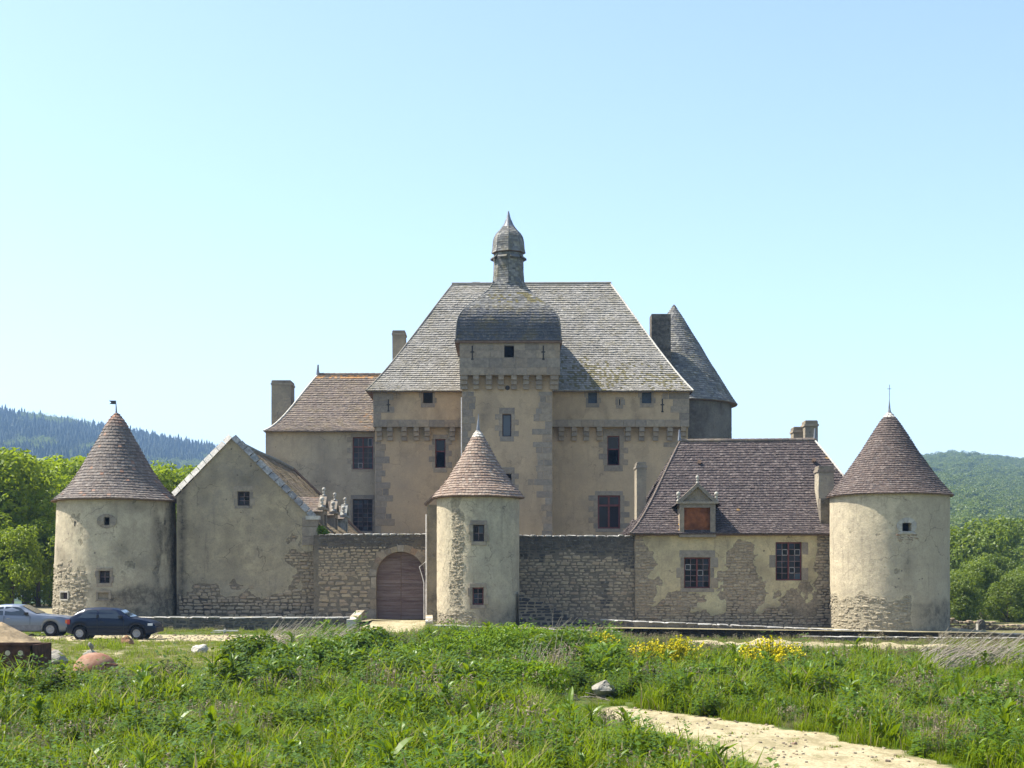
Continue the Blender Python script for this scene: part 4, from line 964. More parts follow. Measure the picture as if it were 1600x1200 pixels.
q = MB(); xo, zo = PX(793, YS), PZ(606, YS); q.tube([(xo, YS-.02, zo), (xo, YS+.1, zo)], .16, 14); q.build('oculus', 'interior', st)
q = MB(); q.tube([(sx0-.04, YS-.05, 14.5), (sx0-.04, YS-.05, 4.5)], .035, 6); q.build('downpipe', 'pipe', st)
# dome
DCX, DCY = PX(794.5, 104.8), 104.8
def dpr(hw, py): a = hw*DCY/(F+hw); return (a, ZC+(900-py)*(DCY-a)/F)
dp_ = [dpr(*t) for t in ((83.5, 532), (82, 528), (81.5, 515), (80, 502), (77.5, 494), (72, 486), (62, 477), (50, 468), (40, 461), (31, 453), (25.5, 446), (23.5, 440))]
Ls = [0.]
for (a, b), (c, d) in zip(dp_, dp_[1:]): Ls.append(Ls[-1]+math.hypot(c-a, d-b))
drr = [(l/Ls[-1], p[0]) for l, p in zip(Ls, dp_)]; dzz = [(l/Ls[-1], p[1]) for l, p in zip(Ls, dp_)]
def dome_side(k):
    ca, sa = math.cos(k*PI/2), math.sin(k*PI/2)
    def fn(s, v):
        a = pw(drr, v); x, y = (2*s-1)*a, -a; return Vector((DCX+x*ca-y*sa, DCY+x*sa+y*ca, pw(dzz, v)))
    return fn
dm = shell('dome_roof', st, lambda s, v: dome_side(0)(s, v)*1., 4, 24, 't_dome')
for k in range(4):
    fn = dome_side(k)
    if k: shell('dome_plane', dm, fn, 4, 24, 't_dome')
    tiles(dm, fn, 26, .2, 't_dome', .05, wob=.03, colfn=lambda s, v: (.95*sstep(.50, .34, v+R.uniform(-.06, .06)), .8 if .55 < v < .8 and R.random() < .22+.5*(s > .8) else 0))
    q = MB(); q.tube([fn(1, v/24)+Vector((0, 0, .02)) for v in range(25)], .05, 6); q.build('dome_arris', 't_dome', dm)
q = MB(); a0 = dp_[0]
q.box((DCX-a0[0]-.02, DCY-a0[0]-.02, a0[1]-.14), (DCX+a0[0]+.02, DCY+a0[0]+.02, a0[1]-.01)); q.build('eave_cornice', 'wood', dm)
q = MB(); q.box((bx0-.09, YT-.09, zb1-.14), (bx1+.09, 108.2, zb1-.004)); q.build('cornice', 'granite_pale', st)
# lantern: octagon, corner to the front
def oct_fn(prof, k):
    L2 = [0.]
    for (a, b), (c, d) in zip(prof, prof[1:]): L2.append(L2[-1]+math.hypot(c-a, d-b))
    tr = [(l/L2[-1], p[0]) for l, p in zip(L2, prof)]; tz = [(l/L2[-1], p[1]) for l, p in zip(L2, prof)]
    def fn(s, v):
        r = pw(tr, v); A, B = k*PI/4, (k+1)*PI/4
        p = Vector((math.sin(A), -math.cos(A), 0)).lerp(Vector((math.sin(B), -math.cos(B), 0)), s)*r
        return Vector((DCX, DCY, 0))+p+Vector((0, 0, pw(tz, v)))
    return fn
LC = lambda hw, py: (hw*DCY/F, PZ(py, DCY))
body = [LC(26, 446), LC(24, 438), LC(23.2, 425), LC(23, 406), LC(22.5, 397)]
onion = [LC(26.2, 396), LC(24.6, 390), LC(24, 380), LC(22.6, 372), LC(19.5, 366), LC(14, 360.5), LC(9.5, 355), LC(6.5, 350), LC(4.2, 344), LC(2.3, 338), LC(.5, 330)]
ln = shell('lantern', st, oct_fn(body, 0), 1, 6, 't_dome')
on = shell('onion_roof', st, oct_fn(onion, 0), 1, 20, 't_dome')
for k in range(8):
    if k: shell('lantern_side', ln, oct_fn(body, k), 1, 6, 't_dome'); shell('onion_side', on, oct_fn(onion, k), 1, 20, 't_dome')
    tiles(ln, oct_fn(body, k), 14, .2, 't_dome', .022); 
    up = [p for p in onion if p[1] < PZ(346, DCY)]; tiles(on, oct_fn(up, k), 14, .2, 't_dome', .022)
    B = oct_fn(body, k); c = (B(.5, .86)); d = (c-Vector((DCX, DCY, c.z))).normalized(); tt = Vector((-d.y, d.x, 0)); fr = Fr((c.x, c.y, 0), tt, d)
    q = MB(); q.box((-.3, -.02, c.z-.36), (.3, .012, c.z), fr); q.build('lantern_opening', 'interior', ln)
    q = MB(); z = c.z+.05; q.add([fr(-.33, .0, z+.12), fr(.33, .0, z+.12), fr(.33, .28, z-.1), fr(-.33, .28, z-.1), fr(-.33, .0, z+.06), fr(.33, .0, z+.06), fr(.33, .28, z-.15), fr(-.33, .28, z-.15)], [(0, 1, 2, 3), (7, 6, 5, 4), (3, 2, 6, 7), (0, 3, 7, 4), (1, 5, 6, 2)]); q.build('lantern_hood', 't_dome', ln)
    q = MB(); O = oct_fn(onion, k); q.tube([O(0, v/20) for v in range(17)], .035, 5); q.build('onion_rib', 't_dome', on)
q = MB(); q.lathe((DCX, DCY, 0), [(r+.02, z) for r, z in onion[-5:]], 10); q.build('spike', 'lead', on, True)
q = MB(); q.lathe((DCX, DCY, 0), [(0, onion[0][1]-.02), (onion[0][0], onion[0][1]-.02), (onion[0][0], onion[0][1]+.03)], 8); q.build('onion_eave', 'wood', on)

# ------------------------------------------------------------------ left wing of the keep
YW = 107.; FW = front(YW)
wx0_, wx1_ = PX(415, YW), PX(588, YW); wez = PZ(673, 106.6)
wing = thing('side_wing', 'lower tan wing with mottled brown hipped roof and tall red casements beside the keep', 'house', ((wx0_+wx1_)/2, YW, 0))
ww = [H(FW, 551, 583, 683, 733), H(FW, 551, 582, 780, 830)]
wall('wall', wing, FW, wx0_, wx1_, 0, wez+.03, ww, 'pl_wing', lambda u, z: (0, cl(.5*fb(u*.8, z*.35, 81)+.5*sstep(8.6, 8., z)*fb(u*.5, z, 8)), cl(.5*fb(u*.5, z*.5, 82)+.5*sstep(-16.4, -17, u))), .22, .35)
window(wing, FW, *ww[0], 1, .3, 2, (1, 4), .18, 'red_paint', odd=(7, 12)); surround(wing, FW, *ww[0], .22, .2, (.1, .4), .12)
window(wing, FW, *ww[1], 1, .28, 2, (2, 5), .2, 'dark_paint'); surround(wing, FW, *ww[1], .3, .16, (.12, .2), .14)
hb('side_wall', wing, wx0_, wx1_, YW, 117, 0, wez, 'pl_wing')
WR0, WR1 = Vector((PX(497, 112), 112, PZ(586, 112))), Vector((-8., 112, PZ(586, 112)))
WE = [Vector((PX(412, 106.6), 106.6, wez-.04)), Vector((PX(584, 106.6), 106.6, wez-.04)), Vector((-9., 117.4, wez)), Vector((PX(412, 106.6), 117.4, wez))]
wf = slope(WE[0], WE[1], WR0, WR1, .42); wL = slope(WE[3], WE[0], WR0, WR0, .42)
wr = shell('roof', wing, lambda s, v: wf(s, v)-Vector((0, 0, .04)), 10, 10, 'wood'); shell('roof_plane', wr, lambda s, v: wL(s, v)-Vector((0, 0, .04)), 6, 10, 'wood'); shell('roof_plane', wr, slope(WE[2], WE[3], WR1, WR0, .3), 6, 10, 't_wing')
tiles(wr, wf, 30, .2, 't_wing', .05, colfn=lambda s, v: ((.8 if v > .93 and R.random() < .7 else (.35 if R.random() < .25*sstep(.72, 1, s) else 0)), 0)); tiles(wr, wL, 36, .22, 't_wing', .03)
ridge_tiles(wr, WR0+Vector((0, 0, .03)), WR1+Vector((0, 0, .03)), 't_wing', .12, .4)
q = MB(); p = WR0; q.tube([p, p+Vector((-.02, 0, .3)), p+Vector((0, 0, .75))], [.16, .1, .06], 7); q.build('ridge_finial', 'lead', wr)
q = MB(); q.tube([wf(0, k/14)+Vector((0, 0, .03)) for k in range(15)], .07, 7); q.build('hip_mortar', 'mortar_cap', wr)
chimney(wr, PX(429, 113), PX(459, 113), 111.5, 113.4, 9, PZ(599, 113), 'pl_gable')

# ------------------------------------------------------------------ rear round tower
RX, RY = PX(1053, 117), 117.
rt, rc, rh, rfn = tower('round_tower', 'grey stone round tower with steep dark cone rising behind the keep', RX, RY, 4.38, 0, PZ(634, 117),
    prof_px([(98, 634), (89, 621), (76, 600), (64, 580), (51.5, 560), (40, 540), (27.5, 520), (16, 500), (9, 489), (.5, 476)], 117),
    'pl_wing', lambda u, z: (.7, cl(.45+.7*fb(u*.6, z*.4, 91)), .8), [], 't_dome', 46, .24, None, .04, .3)

# ------------------------------------------------------------------ stand-alone pieces on the forecourt
def rock(name, label, x, y, s, seed, mat, group=None, dz=0., cat='rock', flat=.75, rz=None):
    r = random.Random(seed); bm = bmesh.new(); bmesh.ops.create_icosphere(bm, subdivisions=4, radius=.5)
    for k in range(9):      # facets: cut by random planes
        n = Vector((r.uniform(-1, 1), r.uniform(-1, 1), r.uniform(-.7, 1))).normalized(); d = r.uniform(.24, .40)
        for v in bm.verts:
            e = v.co.dot(n)-d
            if e > 0: v.co -= n*e
    for v in bm.verts: v.co += v.co.normalized()*(.07*fb(v.co.x*2+seed, v.co.y*2, v.co.z*2, 3)+.035*fb(v.co.x*7+seed, v.co.y*7, v.co.z*7, 3))
    me = bpy.data.meshes.new(name); bm.to_mesh(me); bm.free()
    ca = me.color_attributes.new('Col', 'FLOAT_COLOR', 'CORNER'); ca.data.foreach_set('color', [r.random(), 0, 0, 1]*len(ca.data)); me.materials.append(MT[mat])
    o = link(bpy.data.objects.new(name, me)); o.scale = s; o.rotation_euler = (0, 0, r.uniform(0, 6) if rz is None else rz)
    o.location = (x, y, gz(x, y)+dz+s[2]*.32); return tag(o, label, cat, group)
def gp(px, py, z=None):     # ground point below a photo position
    y = 40.
    for _ in range(30): y = F*(ZC-(gz(PX(px, y), y) if z is None else z))/(py-900)
    return PX(px, y), y
MT['rock'] = stone('field_stone', [(.26, .245, .20), (.31, .285, .225), (.21, .20, .175)], .6, lich=.4)
MT['rock_white'] = stone('white_stone', [(.40, .375, .31), (.44, .41, .34)], .4)
MT['rock_red'] = stone('ochre_stone', [(.27, .15, .075), (.31, .19, .11)], .6)
x, y = gp(89, 1040); rock('rock', 'grey angular boulder standing between the rusty skip and the rusted dome', x, y, (.85, .7, .62), 3, 'rock')
x, y = gp(137, 1036); rock('rock', 'flat grey boulder behind the rusted dome', x, y+.5, (.8, .6, .52), 5, 'rock'); rock('rock', 'small stone perched on the flat boulder behind the dome', x-.02, y+.45, (.22, .2, .26), 8, 'rock', dz=.43)
x, y = gp(310, 1022); rock('rock', 'white angular rock lying by the sandy drive', x, y, (.66, .6, .5), 12, 'rock_white')
x, y = gp(945, 1092); rock('rock', 'pale rock half buried in tall grass near the track', x, y, (.62, .5, .40), 14, 'rock', dz=.12)
x, y = gp(205, 1007); rock('rock', 'squat ochre stone drum in front of the blue car wheel', x, y-.5, (.5, .55, .5), 17, 'rock_red')
for k, (px, py) in enumerate(((222, 1004), (254, 1006), (262, 1007), (273, 1006), (66, 990), (284, 1006))):
    x, y = gp(px, py); s = R.uniform(.12, .28); rock('rock', 'small loose stone lying on the edge of the sandy drive', x, y, (s*1.3, s, s*.7), 30+k, 'rock', 'small stones along the drive')
# rusted dome on an iron frame
x, y = gp(150, 1056); dt = thing('rusted_dome', 'rusted iron dome on a low angle iron frame in the grass', 'dome', (x, y, gz(x, y)))
m = Mt('rust_orange', .75, .3); m.color(m.mix(m.ramp(m.noise(2.2, 5, .7, m.obj()), [(.4, 0), (.6, 1)]), (.19, .075, .035), (.27, .15, .09))); m.bump(m.noise(12, 4, .7), .3, .03); MT['rust'] = m.m
MT['rust_dark'] = plain('dark_rust', (.075, .035, .022), .9, .15, var=.5, ns=5)
q = MB(); g0 = gz(x, y)
pr = [(.60, .02), (.60, .12), (.57, .28), (.48, .44), (.34, .56), (.18, .62), (0, .64)]
q.lathe((x-.02, y, g0), [(r*(1), z) for r, z in pr], 28); q.build('dome_shell', 'rust', dt, True)
q = MB()
for a, b in (((-.95, -.62), (.72, -.62)), ((.72, -.62), (.72, .5)), ((-.95, -.62), (-.95, .5))):
    q.tube([(x+a[0], y+a[1], g0+.08), (x+b[0], y+b[1], g0+.08)], .045, 4)
q.build('frame', 'rust_dark', dt)
q = MB(); q.tube([(x+.40, y-.62, g0+.36), (x+.74, y-.62, g0+.34), (x+.74, y-.62, -.1+g0)], .03, 4); q.tube([(x+.42, y-.62, g0+.36), (x+.42, y-.62, g0)], .025, 4); q.build('bracket', 'rust_dark', dt)
# rusty skip filled with sand
x, y = gp(25, 1050); g0 = gz(x, y); xe = PX(50, y)
sk = thing('metal_skip', 'dark rusty steel skip with two lifting holes at its corner', 'skip', (xe-1., y, g0))
q = MB(); h = .76
for a, b in (((xe-2.6, y), (xe, y+.05)), ((xe-2.6, y+1.8), (xe, y+1.85)), ((xe-.05, y), (xe, y+1.85)), ((xe-2.6, y), (xe-2.55, y+1.85))): q.box((a[0], a[1], g0), (b[0], b[1], g0+h))
q.build('side', 'rust_dark', sk)
for k, px in enumerate((12, 32)):
    c = (PX(px, y), y-.012, g0+h-.22); q = MB(); q.tube([c, (c[0], y+.02, c[2])], .075, 12); q.build('lifting_hole', plain('bright_hole', (.5, .42, .28), .9), sk)
q = MB(); q.box((xe-2.62, y-.03, g0+h-.02), (xe+.02, y+.06, g0+h+.04)); q.build('rim', 'rust_dark', sk)
def heap(name, label, cx, cy, rx, ry, h, mat, kind=None):
    q = MB(); n, mR = 40, 14; g0 = gz(cx, cy)
    P = [[(cx+rx*i/mR*math.cos(2*PI*k/n), cy+ry*i/mR*math.sin(2*PI*k/n)) for k in range(n)] for i in range(mR+1)]
    zf = lambda p, i: g0-.05+h*(1-(i/mR))**1.05+.09*fb(p[0]*2.2, p[1]*2.2, 1, 4)*min(1, (1-i/mR)*4)
    for i in range(mR):
        for k in range(n):
            k2 = (k+1) % n; q.face([(*P[i][k], zf(P[i][k], i)), (*P[i+1][k], zf(P[i+1][k], i+1)), (*P[i+1][k2], zf(P[i+1][k2], i+1)), (*P[i][k2], zf(P[i][k2], i))])
    return tag(q.build(name, mat, None, True), label, 'heap', kind=kind)
MT['sand'] = plain('heap_sand', (.25, .19, .115), .95, .1, var=.35, ns=3, bump=.7)
heap('sand_heap', 'conical heap of brown sand piled behind the rusty skip', PX(2, 52), 52, 2.3, 1.9, 1.25, 'sand')
# low timber rack by the wall
x, y = gp(352, 990); g0 = gz(x, y); rk = thing('timber_rack', 'low rack of pale planks lying below the dark wall', 'planks', (x, y, g0))
for dx, dy, L, dz in ((0, 0, 1.15, .10), (.0, .35, 1.1, .11), (-.45, .1, .5, .02)):
    q = MB(); q.box((x+dx-L/2, y+dy-.06, g0+dz), (x+dx+L/2, y+dy+.06, g0+dz+.04)); q.build('plank', 'mortar_cap', rk)
q = MB(); q.box((x-.08, y-.05, g0), (x-.03, y+.4, g0+.2)); q.build('cross_piece', 'mortar_cap', rk)
# stone post and low ruin right of the smooth tower
x, y = PX(1534, 84), 84; bp = thing('stone_post', 'short dark-topped stone post beyond the smooth round tower', 'post', (x, y, zt(x)-.3))
q = MB(); q.box((x-.26, y-.2, -.6), (x+.16, y+.2, PZ(974, y)-.02)); q.build('shaft', 'granite_pale', bp)
q = MB(); q.prism([(-.1, 0), (.26, 0), (.26, .42), (.12, .56), (0, .52), (-.1, .42)], lambda a, b: (x-.12+a, y-.24, PZ(984, y)+b), lambda a, b: (x-.12+a, y+.24, PZ(984, y)+b)); q.build('cap', 'rubble_dark', bp)
rw = thing('ruined_wall', 'crumbling low wall of pale stones running away behind the smooth tower', 'wall', (PX(1490, 90), 90, -.2))
fr = Fr((PX(1478, 90), 90, 0), (1, 0, 0), (0, -1, 0)); q = MB(); q.box((0, -.4, -1.4), (9, -.03, -.45), fr); q.build('core', 'mortar', rw)
rubble(rw, fr, 0, 9, -1.0, .3, (.12, .2), (.16, .36), 'rubble', lambda u, z: z < .12-.07*u+.1*fb(u, 2, 3), 150, (0, .08), .4)

# ------------------------------------------------------------------ cars
def car(name, label, loc, L, top, belt, wb, wr, wheels, hw, paint, glass_spec, lower=None, sedan=False, trim=None):
    """x runs rear 0 -> nose L; top/belt are height tables"""
    t = thing(name, label, 'car', loc); MTb = paint
    def half(x):        # plan width
        return hw*(1-.10*(1-sstep(0, .5, x))**2-.14*sstep(L-.9, L, x)**2)
    n = int(L/.045); q = MB(); rings = []
    for i in range(n+1):
        x = L*i/n; zb = .20+.10*sstep(L-.35, L, x)+.08*(1-sstep(0, .3, x))
        for wx in wheels:
            if abs(x-wx) < wr+.055: zb = max(zb, wr+math.sqrt(max(0, (wr+.055)**2-(x-wx)**2)))
        zt_, ze = pw(top, x), pw(belt, x); w_ = half(x); ze = min(ze, zt_-.012); g = max(0, zt_-ze)
        wr_ = w_*(1-.24*min(1, g/.38))-.02       # roof half width (tumblehome)
        zl = lambda f: zb+(ze-zb)*f
        sec = [(0, zb), (w_*.90, zb), (w_*.965, zl(.18)), (w_, zl(.5)), (w_*.99, zl(.8)), (w_*.955, ze), (lerp(w_*.955, wr_, .5), ze+g*.52), (wr_, ze+g*.9), (wr_*.86, zt_-.008), (0, zt_+.012)]
        rings.append([(x, -a, b) for a, b in sec]+[(x, a, b) for a, b in sec[::-1][1:-1]])
    k = len(rings[0])
    q.add([p for r in rings for p in r], [(i*k+j, (i+1)*k+j, (i+1)*k+(j+1) % k, i*k+(j+1) % k) for i in range(n) for j in range(k)]+[tuple(range(k)), tuple(range(n*k, n*k+k))[::-1]])
    body = q.build('body', paint, t, True, own=True)
    def side(x, f):      # point on flank at belt fraction f (0 belt, 1 roof)
        zt_, ze = pw(top, x), pw(belt, x); w_ = half(x); g = max(0, zt_-ze); wr_ = w_*(1-.24*min(1, g/.38))-.02
        return lerp(w_*.955, wr_, f), ze+g*.9*f
    for pts in glass_spec:
        for sg in (-1, 1):
            q = MB(); q.face([(x, sg*(side(x, f)[0]+.012), side(x, f)[1]) for x, f in pts]); q.build('side_window', 'car_glass', t, own=True)
    tp = top     # windscreen and rear window strips
    for (xa, xb) in sedan:
        q = MB(); N = 6
        for i in range(N):
            x0, x1 = lerp(xa, xb, i/N), lerp(xa, xb, (i+1)/N)
            def rw_(x): zt_, ze = pw(top, x), pw(belt, x); w_ = half(x); return (w_*(1-.24*min(1, max(0, zt_-ze)/.38))-.02)*.84
            q.face([(x0, -rw_(x0), pw(top, x0)+.022), (x0, rw_(x0), pw(top, x0)+.022), (x1, rw_(x1), pw(top, x1)+.022), (x1, -rw_(x1), pw(top, x1)+.022)])
        q.build('windscreen', 'car_glass', t, own=True)
    for wx in wheels:
        for sg in (-1, 1):
            q = MB(); c = hw*.90
            pr = [(wr*.62, .10), (wr*.66, .115), (wr*.92, .105), (wr, .07), (wr, -.07), (wr*.9, -.1)]
            N = 28; vs2 = [(wx+r*math.cos(2*PI*a/N), sg*(c+d-.03), wr+r*math.sin(2*PI*a/N)) for r, d in pr for a in range(N)]
            q.add(vs2, [(i*N+a, i*N+(a+1) % N, (i+1)*N+(a+1) % N, (i+1)*N+a) for i in range(len(pr)-1) for a in range(N)])
            wh = q.build('wheel', 'tyre', t, True, own=True)
            q = MB(); pr = [(wr*.63, .098), (wr*.58, .112), (wr*.40, .09), (wr*.2, .105), (0, .108)]
            vs2 = [(wx+r*(1+.04*math.cos(6*2*PI*a/N))*math.cos(2*PI*a/N), sg*(c+d-.03+(.012*math.cos(7*2*PI*a/N) if i == 2 else 0)), wr+r*math.sin(2*PI*a/N)) for i, (r, d) in enumerate(pr) for a in range(N)]
            q.add(vs2, [(i*N+a, i*N+(a+1) % N, (i+1)*N+(a+1) % N, (i+1)*N+a) for i in range(len(pr)-1) for a in range(N)]); q.build('hubcap', 'hub', wh, own=True)
            q = MB(); q.tube([(wx, sg*(c-.22), wr+.0), (wx, sg*(c-.14), wr)], wr+.05, 18); q.build('wheel_well', 'iron', t, own=True)
    def bx(nm, a, b, m):
        for sg in (-1, 1):
            q = MB(); lo = (a[0], min(sg*a[1], sg*b[1]), a[2]); hi = (b[0], max(sg*a[1], sg*b[1]), b[2]); q.box(lo, hi); q.build(nm, m, t, own=True)
    for nm, a, b, m in trim(half): bx(nm, a, b, m)
    q = MB(); q.box((L-.16, -hw*.82, .32), (L+.06, hw*.82, .52)); q.build('bumper', lower or paint, t, own=True)
    q = MB(); q.box((-.06, -hw*.84, .34), (.2, hw*.84, .52)); q.build('bumper', lower or paint, t, own=True)
    return t
cp = Mt('blue_car_paint', .3, .22); cp.color((.0035, .009, .026)); cp.b.inputs['Coat Weight'].default_value = .1; MT['car_blue'] = cp.m
cp = Mt('silver_car_paint', .4, .5); cp.color((.13, .155, .20)); cp.b.inputs['Metallic'].default_value = .35; cp.b.inputs['Coat Weight'].default_value = .4; MT['car_silver'] = cp.m
g = Mt('car_glass', .05, .8); g.color((.02, .028, .035)); MT['car_glass'] = g.m
MT['tyre'] = plain('tyre_rubber', (.018, .018, .02), .85, .2); MT['hub'] = plain('hubcap_grey', (.22, .22, .23), .45, .5)
MT['black_plastic'] = plain('black_plastic', (.02, .02, .022), .6, .3); MT['lens_red'] = plain('red_lens', (.35, .02, .02), .25, .5, var=.1); MT['lens_orange'] = plain('amber_lens', (.55, .13, .02), .25, .5, var=.1); MT['lens_clear'] = plain('clear_lens', (.55, .57, .6), .2, .6, var=.1)
MT['silver_lower'] = plain('grey_sill_panel', (.13, .135, .15), .6, .3)
fx = PX(103.5, 65.2); fg = gz(fx+1.8, 65.4)
car('parked_car', 'dark blue three-door hatchback parked on the sandy drive', (fx, 65.2+.8, fg), 3.74,
    [(0, .78), (.05, .86), (.16, .98), (.45, 1.20), (.72, 1.325), (1.0, 1.352), (1.4, 1.36), (1.9, 1.335), (2.12, 1.29), (2.45, 1.08), (2.72, .93), (3.1, .87), (3.5, .77), (3.66, .70), (3.74, .58)],
    [(0, .77), (.3, .90), (.8, .91), (2.0, .89), (2.72, .87), (3.1, .82), (3.5, .73), (3.74, .55)], 2.45, .275, (.56, 2.98), .80, 'car_blue',
    [[(.46, .08), (1.26, .06), (1.26, .9), (.86, .9)], [(1.36, .06), (2.36, .06), (2.1, .84), (1.98, .9), (1.36, .9)]], 'black_plastic', ((.24, .64), (2.2, 2.68)),
    lambda half: [('side_moulding', (.85, .795, .52), (2.68, .812, .575), 'black_plastic'), ('tail_light', (.02, .62, .66), (.14, .762, .86), 'lens_red'), ('headlight', (3.44, .56, .60), (3.64, .735, .70), 'lens_clear'),
                  ('mirror', (2.24, .76, .91), (2.38, .93, 1.03), 'black_plastic'), ('door_handle', (1.42, .795, .74), (1.58, .815, .78), 'black_plastic'), ('sill', (.9, .70, .19), (2.65, .765, .27), 'black_plastic'), ('door_gap', (1.30, .77, .36), (1.312, .806, .88), 'iron'), ('door_gap', (2.42, .77, .36), (2.432, .806, .86), 'iron'), ('window_pillar', (1.27, .66, .92), (1.35, .775, 1.05), 'black_plastic')])
sxn = PX(109, 69); sg_ = gz(sxn-2, 69)
car('parked_car', 'silver grey saloon parked nose to the blue hatchback', (sxn-4.74, 69+.85, sg_), 4.74,
    [(0, .93), (.1, .99), (.7, 1.04), (1.25, 1.36), (1.55, 1.42), (2.1, 1.435), (2.45, 1.40), (2.9, 1.16), (3.25, .99), (3.7, .95), (4.3, .89), (4.62, .83), (4.74, .60)],
    [(0, .9), (.7, .94), (2, .93), (3.25, .91), (4.3, .84), (4.74, .58)], 2.8, .31, (1.02, 3.86), .87, 'car_silver',
    [[(1.0, .06), (1.72, .06), (1.72, .9), (1.32, .9)], [(1.80, .06), (2.92, .06), (2.5, .84), (2.36, .9), (1.80, .9)]], 'silver_lower', ((.78, 1.2), (2.5, 3.2)),
    lambda half: [('side_panel', (1.4, .845, .26), (3.44, .882, .50), 'silver_lower'), ('turn_signal', (4.52, .60, .58), (4.69, .79, .74), 'lens_orange'), ('mirror', (2.72, .84, .96), (2.88, 1.0, 1.08), 'black_plastic'), ('door_handle', (1.9, .86, .78), (2.06, .885, .82), 'hub'), ('door_gap', (1.78, .84, .52), (1.792, .876, .92), 'iron'), ('door_gap', (2.95, .84, .52), (2.962, .874, .9), 'iron')])

# ------------------------------------------------------------------ vegetation
MT['leaf_near'] = leafmat('spring_leaf', [(.13, .20, .008), (.20, .28, .012), (.15, .225, .008), (.26, .33, .02)], .5)
MT['leaf_far'] = leafmat('wood_leaf', [(.06, .095, .014), (.10, .145, .018), (.075, .115, .018), (.13, .17, .025)], .35)
MT['needle'] = leafmat('conifer_needle', [(.018, .035, .018), (.028, .05, .022), (.022, .042, .022)], .1, .7)
MT['grass'] = leafmat('meadow_grass', [(.105, .175, .004), (.155, .23, .006), (.08, .145, .004), (.21, .275, .012)], .5, .55, .15, yell=(.24, .20, .12))
MT['dock'] = leafmat('broad_leaf', [(.065, .14, .005), (.105, .19, .006), (.08, .16, .005), (.14, .22, .01)], .4, .42, .35)
MT['shrub'] = leafmat('shrub_leaf', [(.035, .085, .004), (.065, .13, .005), (.045, .10, .004), (.095, .17, .008)], .35, .5, .25)
MT['fern'] = leafmat('feathery_leaf', [(.09, .18, .005), (.135, .235, .008), (.11, .205, .006)], .45, .5, .2)
MT['straw'] = leafmat('dry_stem', [(.33, .28, .21), (.42, .37, .30), (.26, .22, .17)], .2, .7, .2, yell=(.24, .19, .13))
MT['broom_flower'] = leafmat('broom_blossom', [(.78, .60, .008), (.85, .70, .01), (.70, .56, .01)], .3, .6)
MT['bark'] = plain('bark', (.10, .08, .06), .95, .1)

def leaf_quad(mb, p, n, L, W, c, fold=.15):
    n = n.normalized(); t = n.cross(Vector((R.uniform(-1, 1), R.uniform(-1, 1), R.uniform(-1, 1)))).normalized(); b = n.cross(t)
    mb.face([p-t*L*.5, p+b*W*.5+n*L*fold, p+t*L*.5, p-b*W*.5+n*L*fold], c)
def rnd_unit():
    while True:
        v = Vector((R.uniform(-1, 1), R.uniform(-1, 1), R.uniform(-1, 1)))
        if .05 < v.length < 1: return v.normalized()
def crown(mb, lobes, n, L, dark=True):
    vol = [l[1]**2 for l in lobes]; tot = sum(vol)
    for (c, r), v in zip(lobes, vol):
        c = Vector(c); hue = R.uniform(-.12, .12)
        for _ in range(int(n*v/tot)):
            d = rnd_unit(); q = r*(R.random()**.33 if R.random() < .45 else R.uniform(.82, 1.06))*(1+.22*fb(d.x*2+c.x, d.y*2+c.y, d.z*2+c.z, 2))
            p = c+Vector((d.x*q, d.y*q, d.z*q*.85)); nn = (d+rnd_unit()*.9+Vector((0, 0, .3)))
            leaf_quad(mb, p, nn, L*R.uniform(.7, 1.3), L*R.uniform(.45, .8), (cl(R.random()*.5+.25+hue), 0, 0))
def tree_meshes(seed, h, cr, n, L, mat, lobes_n=14):
    global R
    keepR = R; R = random.Random(seed); tb = MB(); cb = MB(); lobes = []
    trunk = [(0, 0, -.4), (.1, .05, h*.25), (-.05, .1, h*.5), (.05, 0, h*.75)]
    tb.tube(trunk, [h*.028, h*.022, h*.016, h*.008], 7)
    for k in range(lobes_n):
        a = R.uniform(0, 2*PI); zf = R.uniform(.22, .92); rr = cr*(.95-.55*abs(zf-.45)*1.4)*R.uniform(.35, .95); c = (rr*math.cos(a), rr*math.sin(a), h*zf)
        lobes.append((c, cr*R.uniform(.28, .46)))
        if k % 2 == 0: tb.tube([(0, 0, h*zf*.55), (c[0]*.5, c[1]*.5, h*zf*.8), c], [h*.010, h*.007, h*.003], 5, cap=False)
    lobes.append(((0, 0, h*.6), cr*.6)); lobes.append(((0, 0, h*.88), cr*.3))
    crown(cb, lobes, n, L); R = keepR
    return tb, cb
def tree_thing(name, label, tb_cb, loc, s, group, rz=0., first={}):
    t = thing(name, label, 'tree', loc, group); t.scale = (s, s, s); t.rotation_euler = (0, 0, rz)
    for nm, me in zip(('trunk', 'crown'), tb_cb): link(bpy.data.objects.new(nm, me), t)
    return t
def to_mesh(mb, m):
    o = mb.build('tmp', m, None); me = o.data; bpy.data.objects.remove(o); return me
TM = []
for sd, h, cr in ((1, 11, 4.2), (2, 12, 4.6), (3, 10, 4.0)):
    tb, cb = tree_meshes(sd, h, cr, 6800, .40, 'leaf_near'); TM.append((to_mesh(tb, 'bark'), to_mesh(cb, 'leaf_near')))
MT['leaf_mid'] = leafmat('valley_leaf', [(.075, .12, .012), (.12, .17, .014), (.09, .14, .012), (.15, .20, .02)], .4)
TM2 = []
for sd, h, cr in ((4, 11, 4.4), (5, 12, 4.4), (6, 10, 4.2)):
    tb, cb = tree_meshes(sd, h, cr, 7500, .40, 'leaf_mid', 20); TM2.append((to_mesh(tb, 'bark'), to_mesh(cb, 'leaf_mid')))
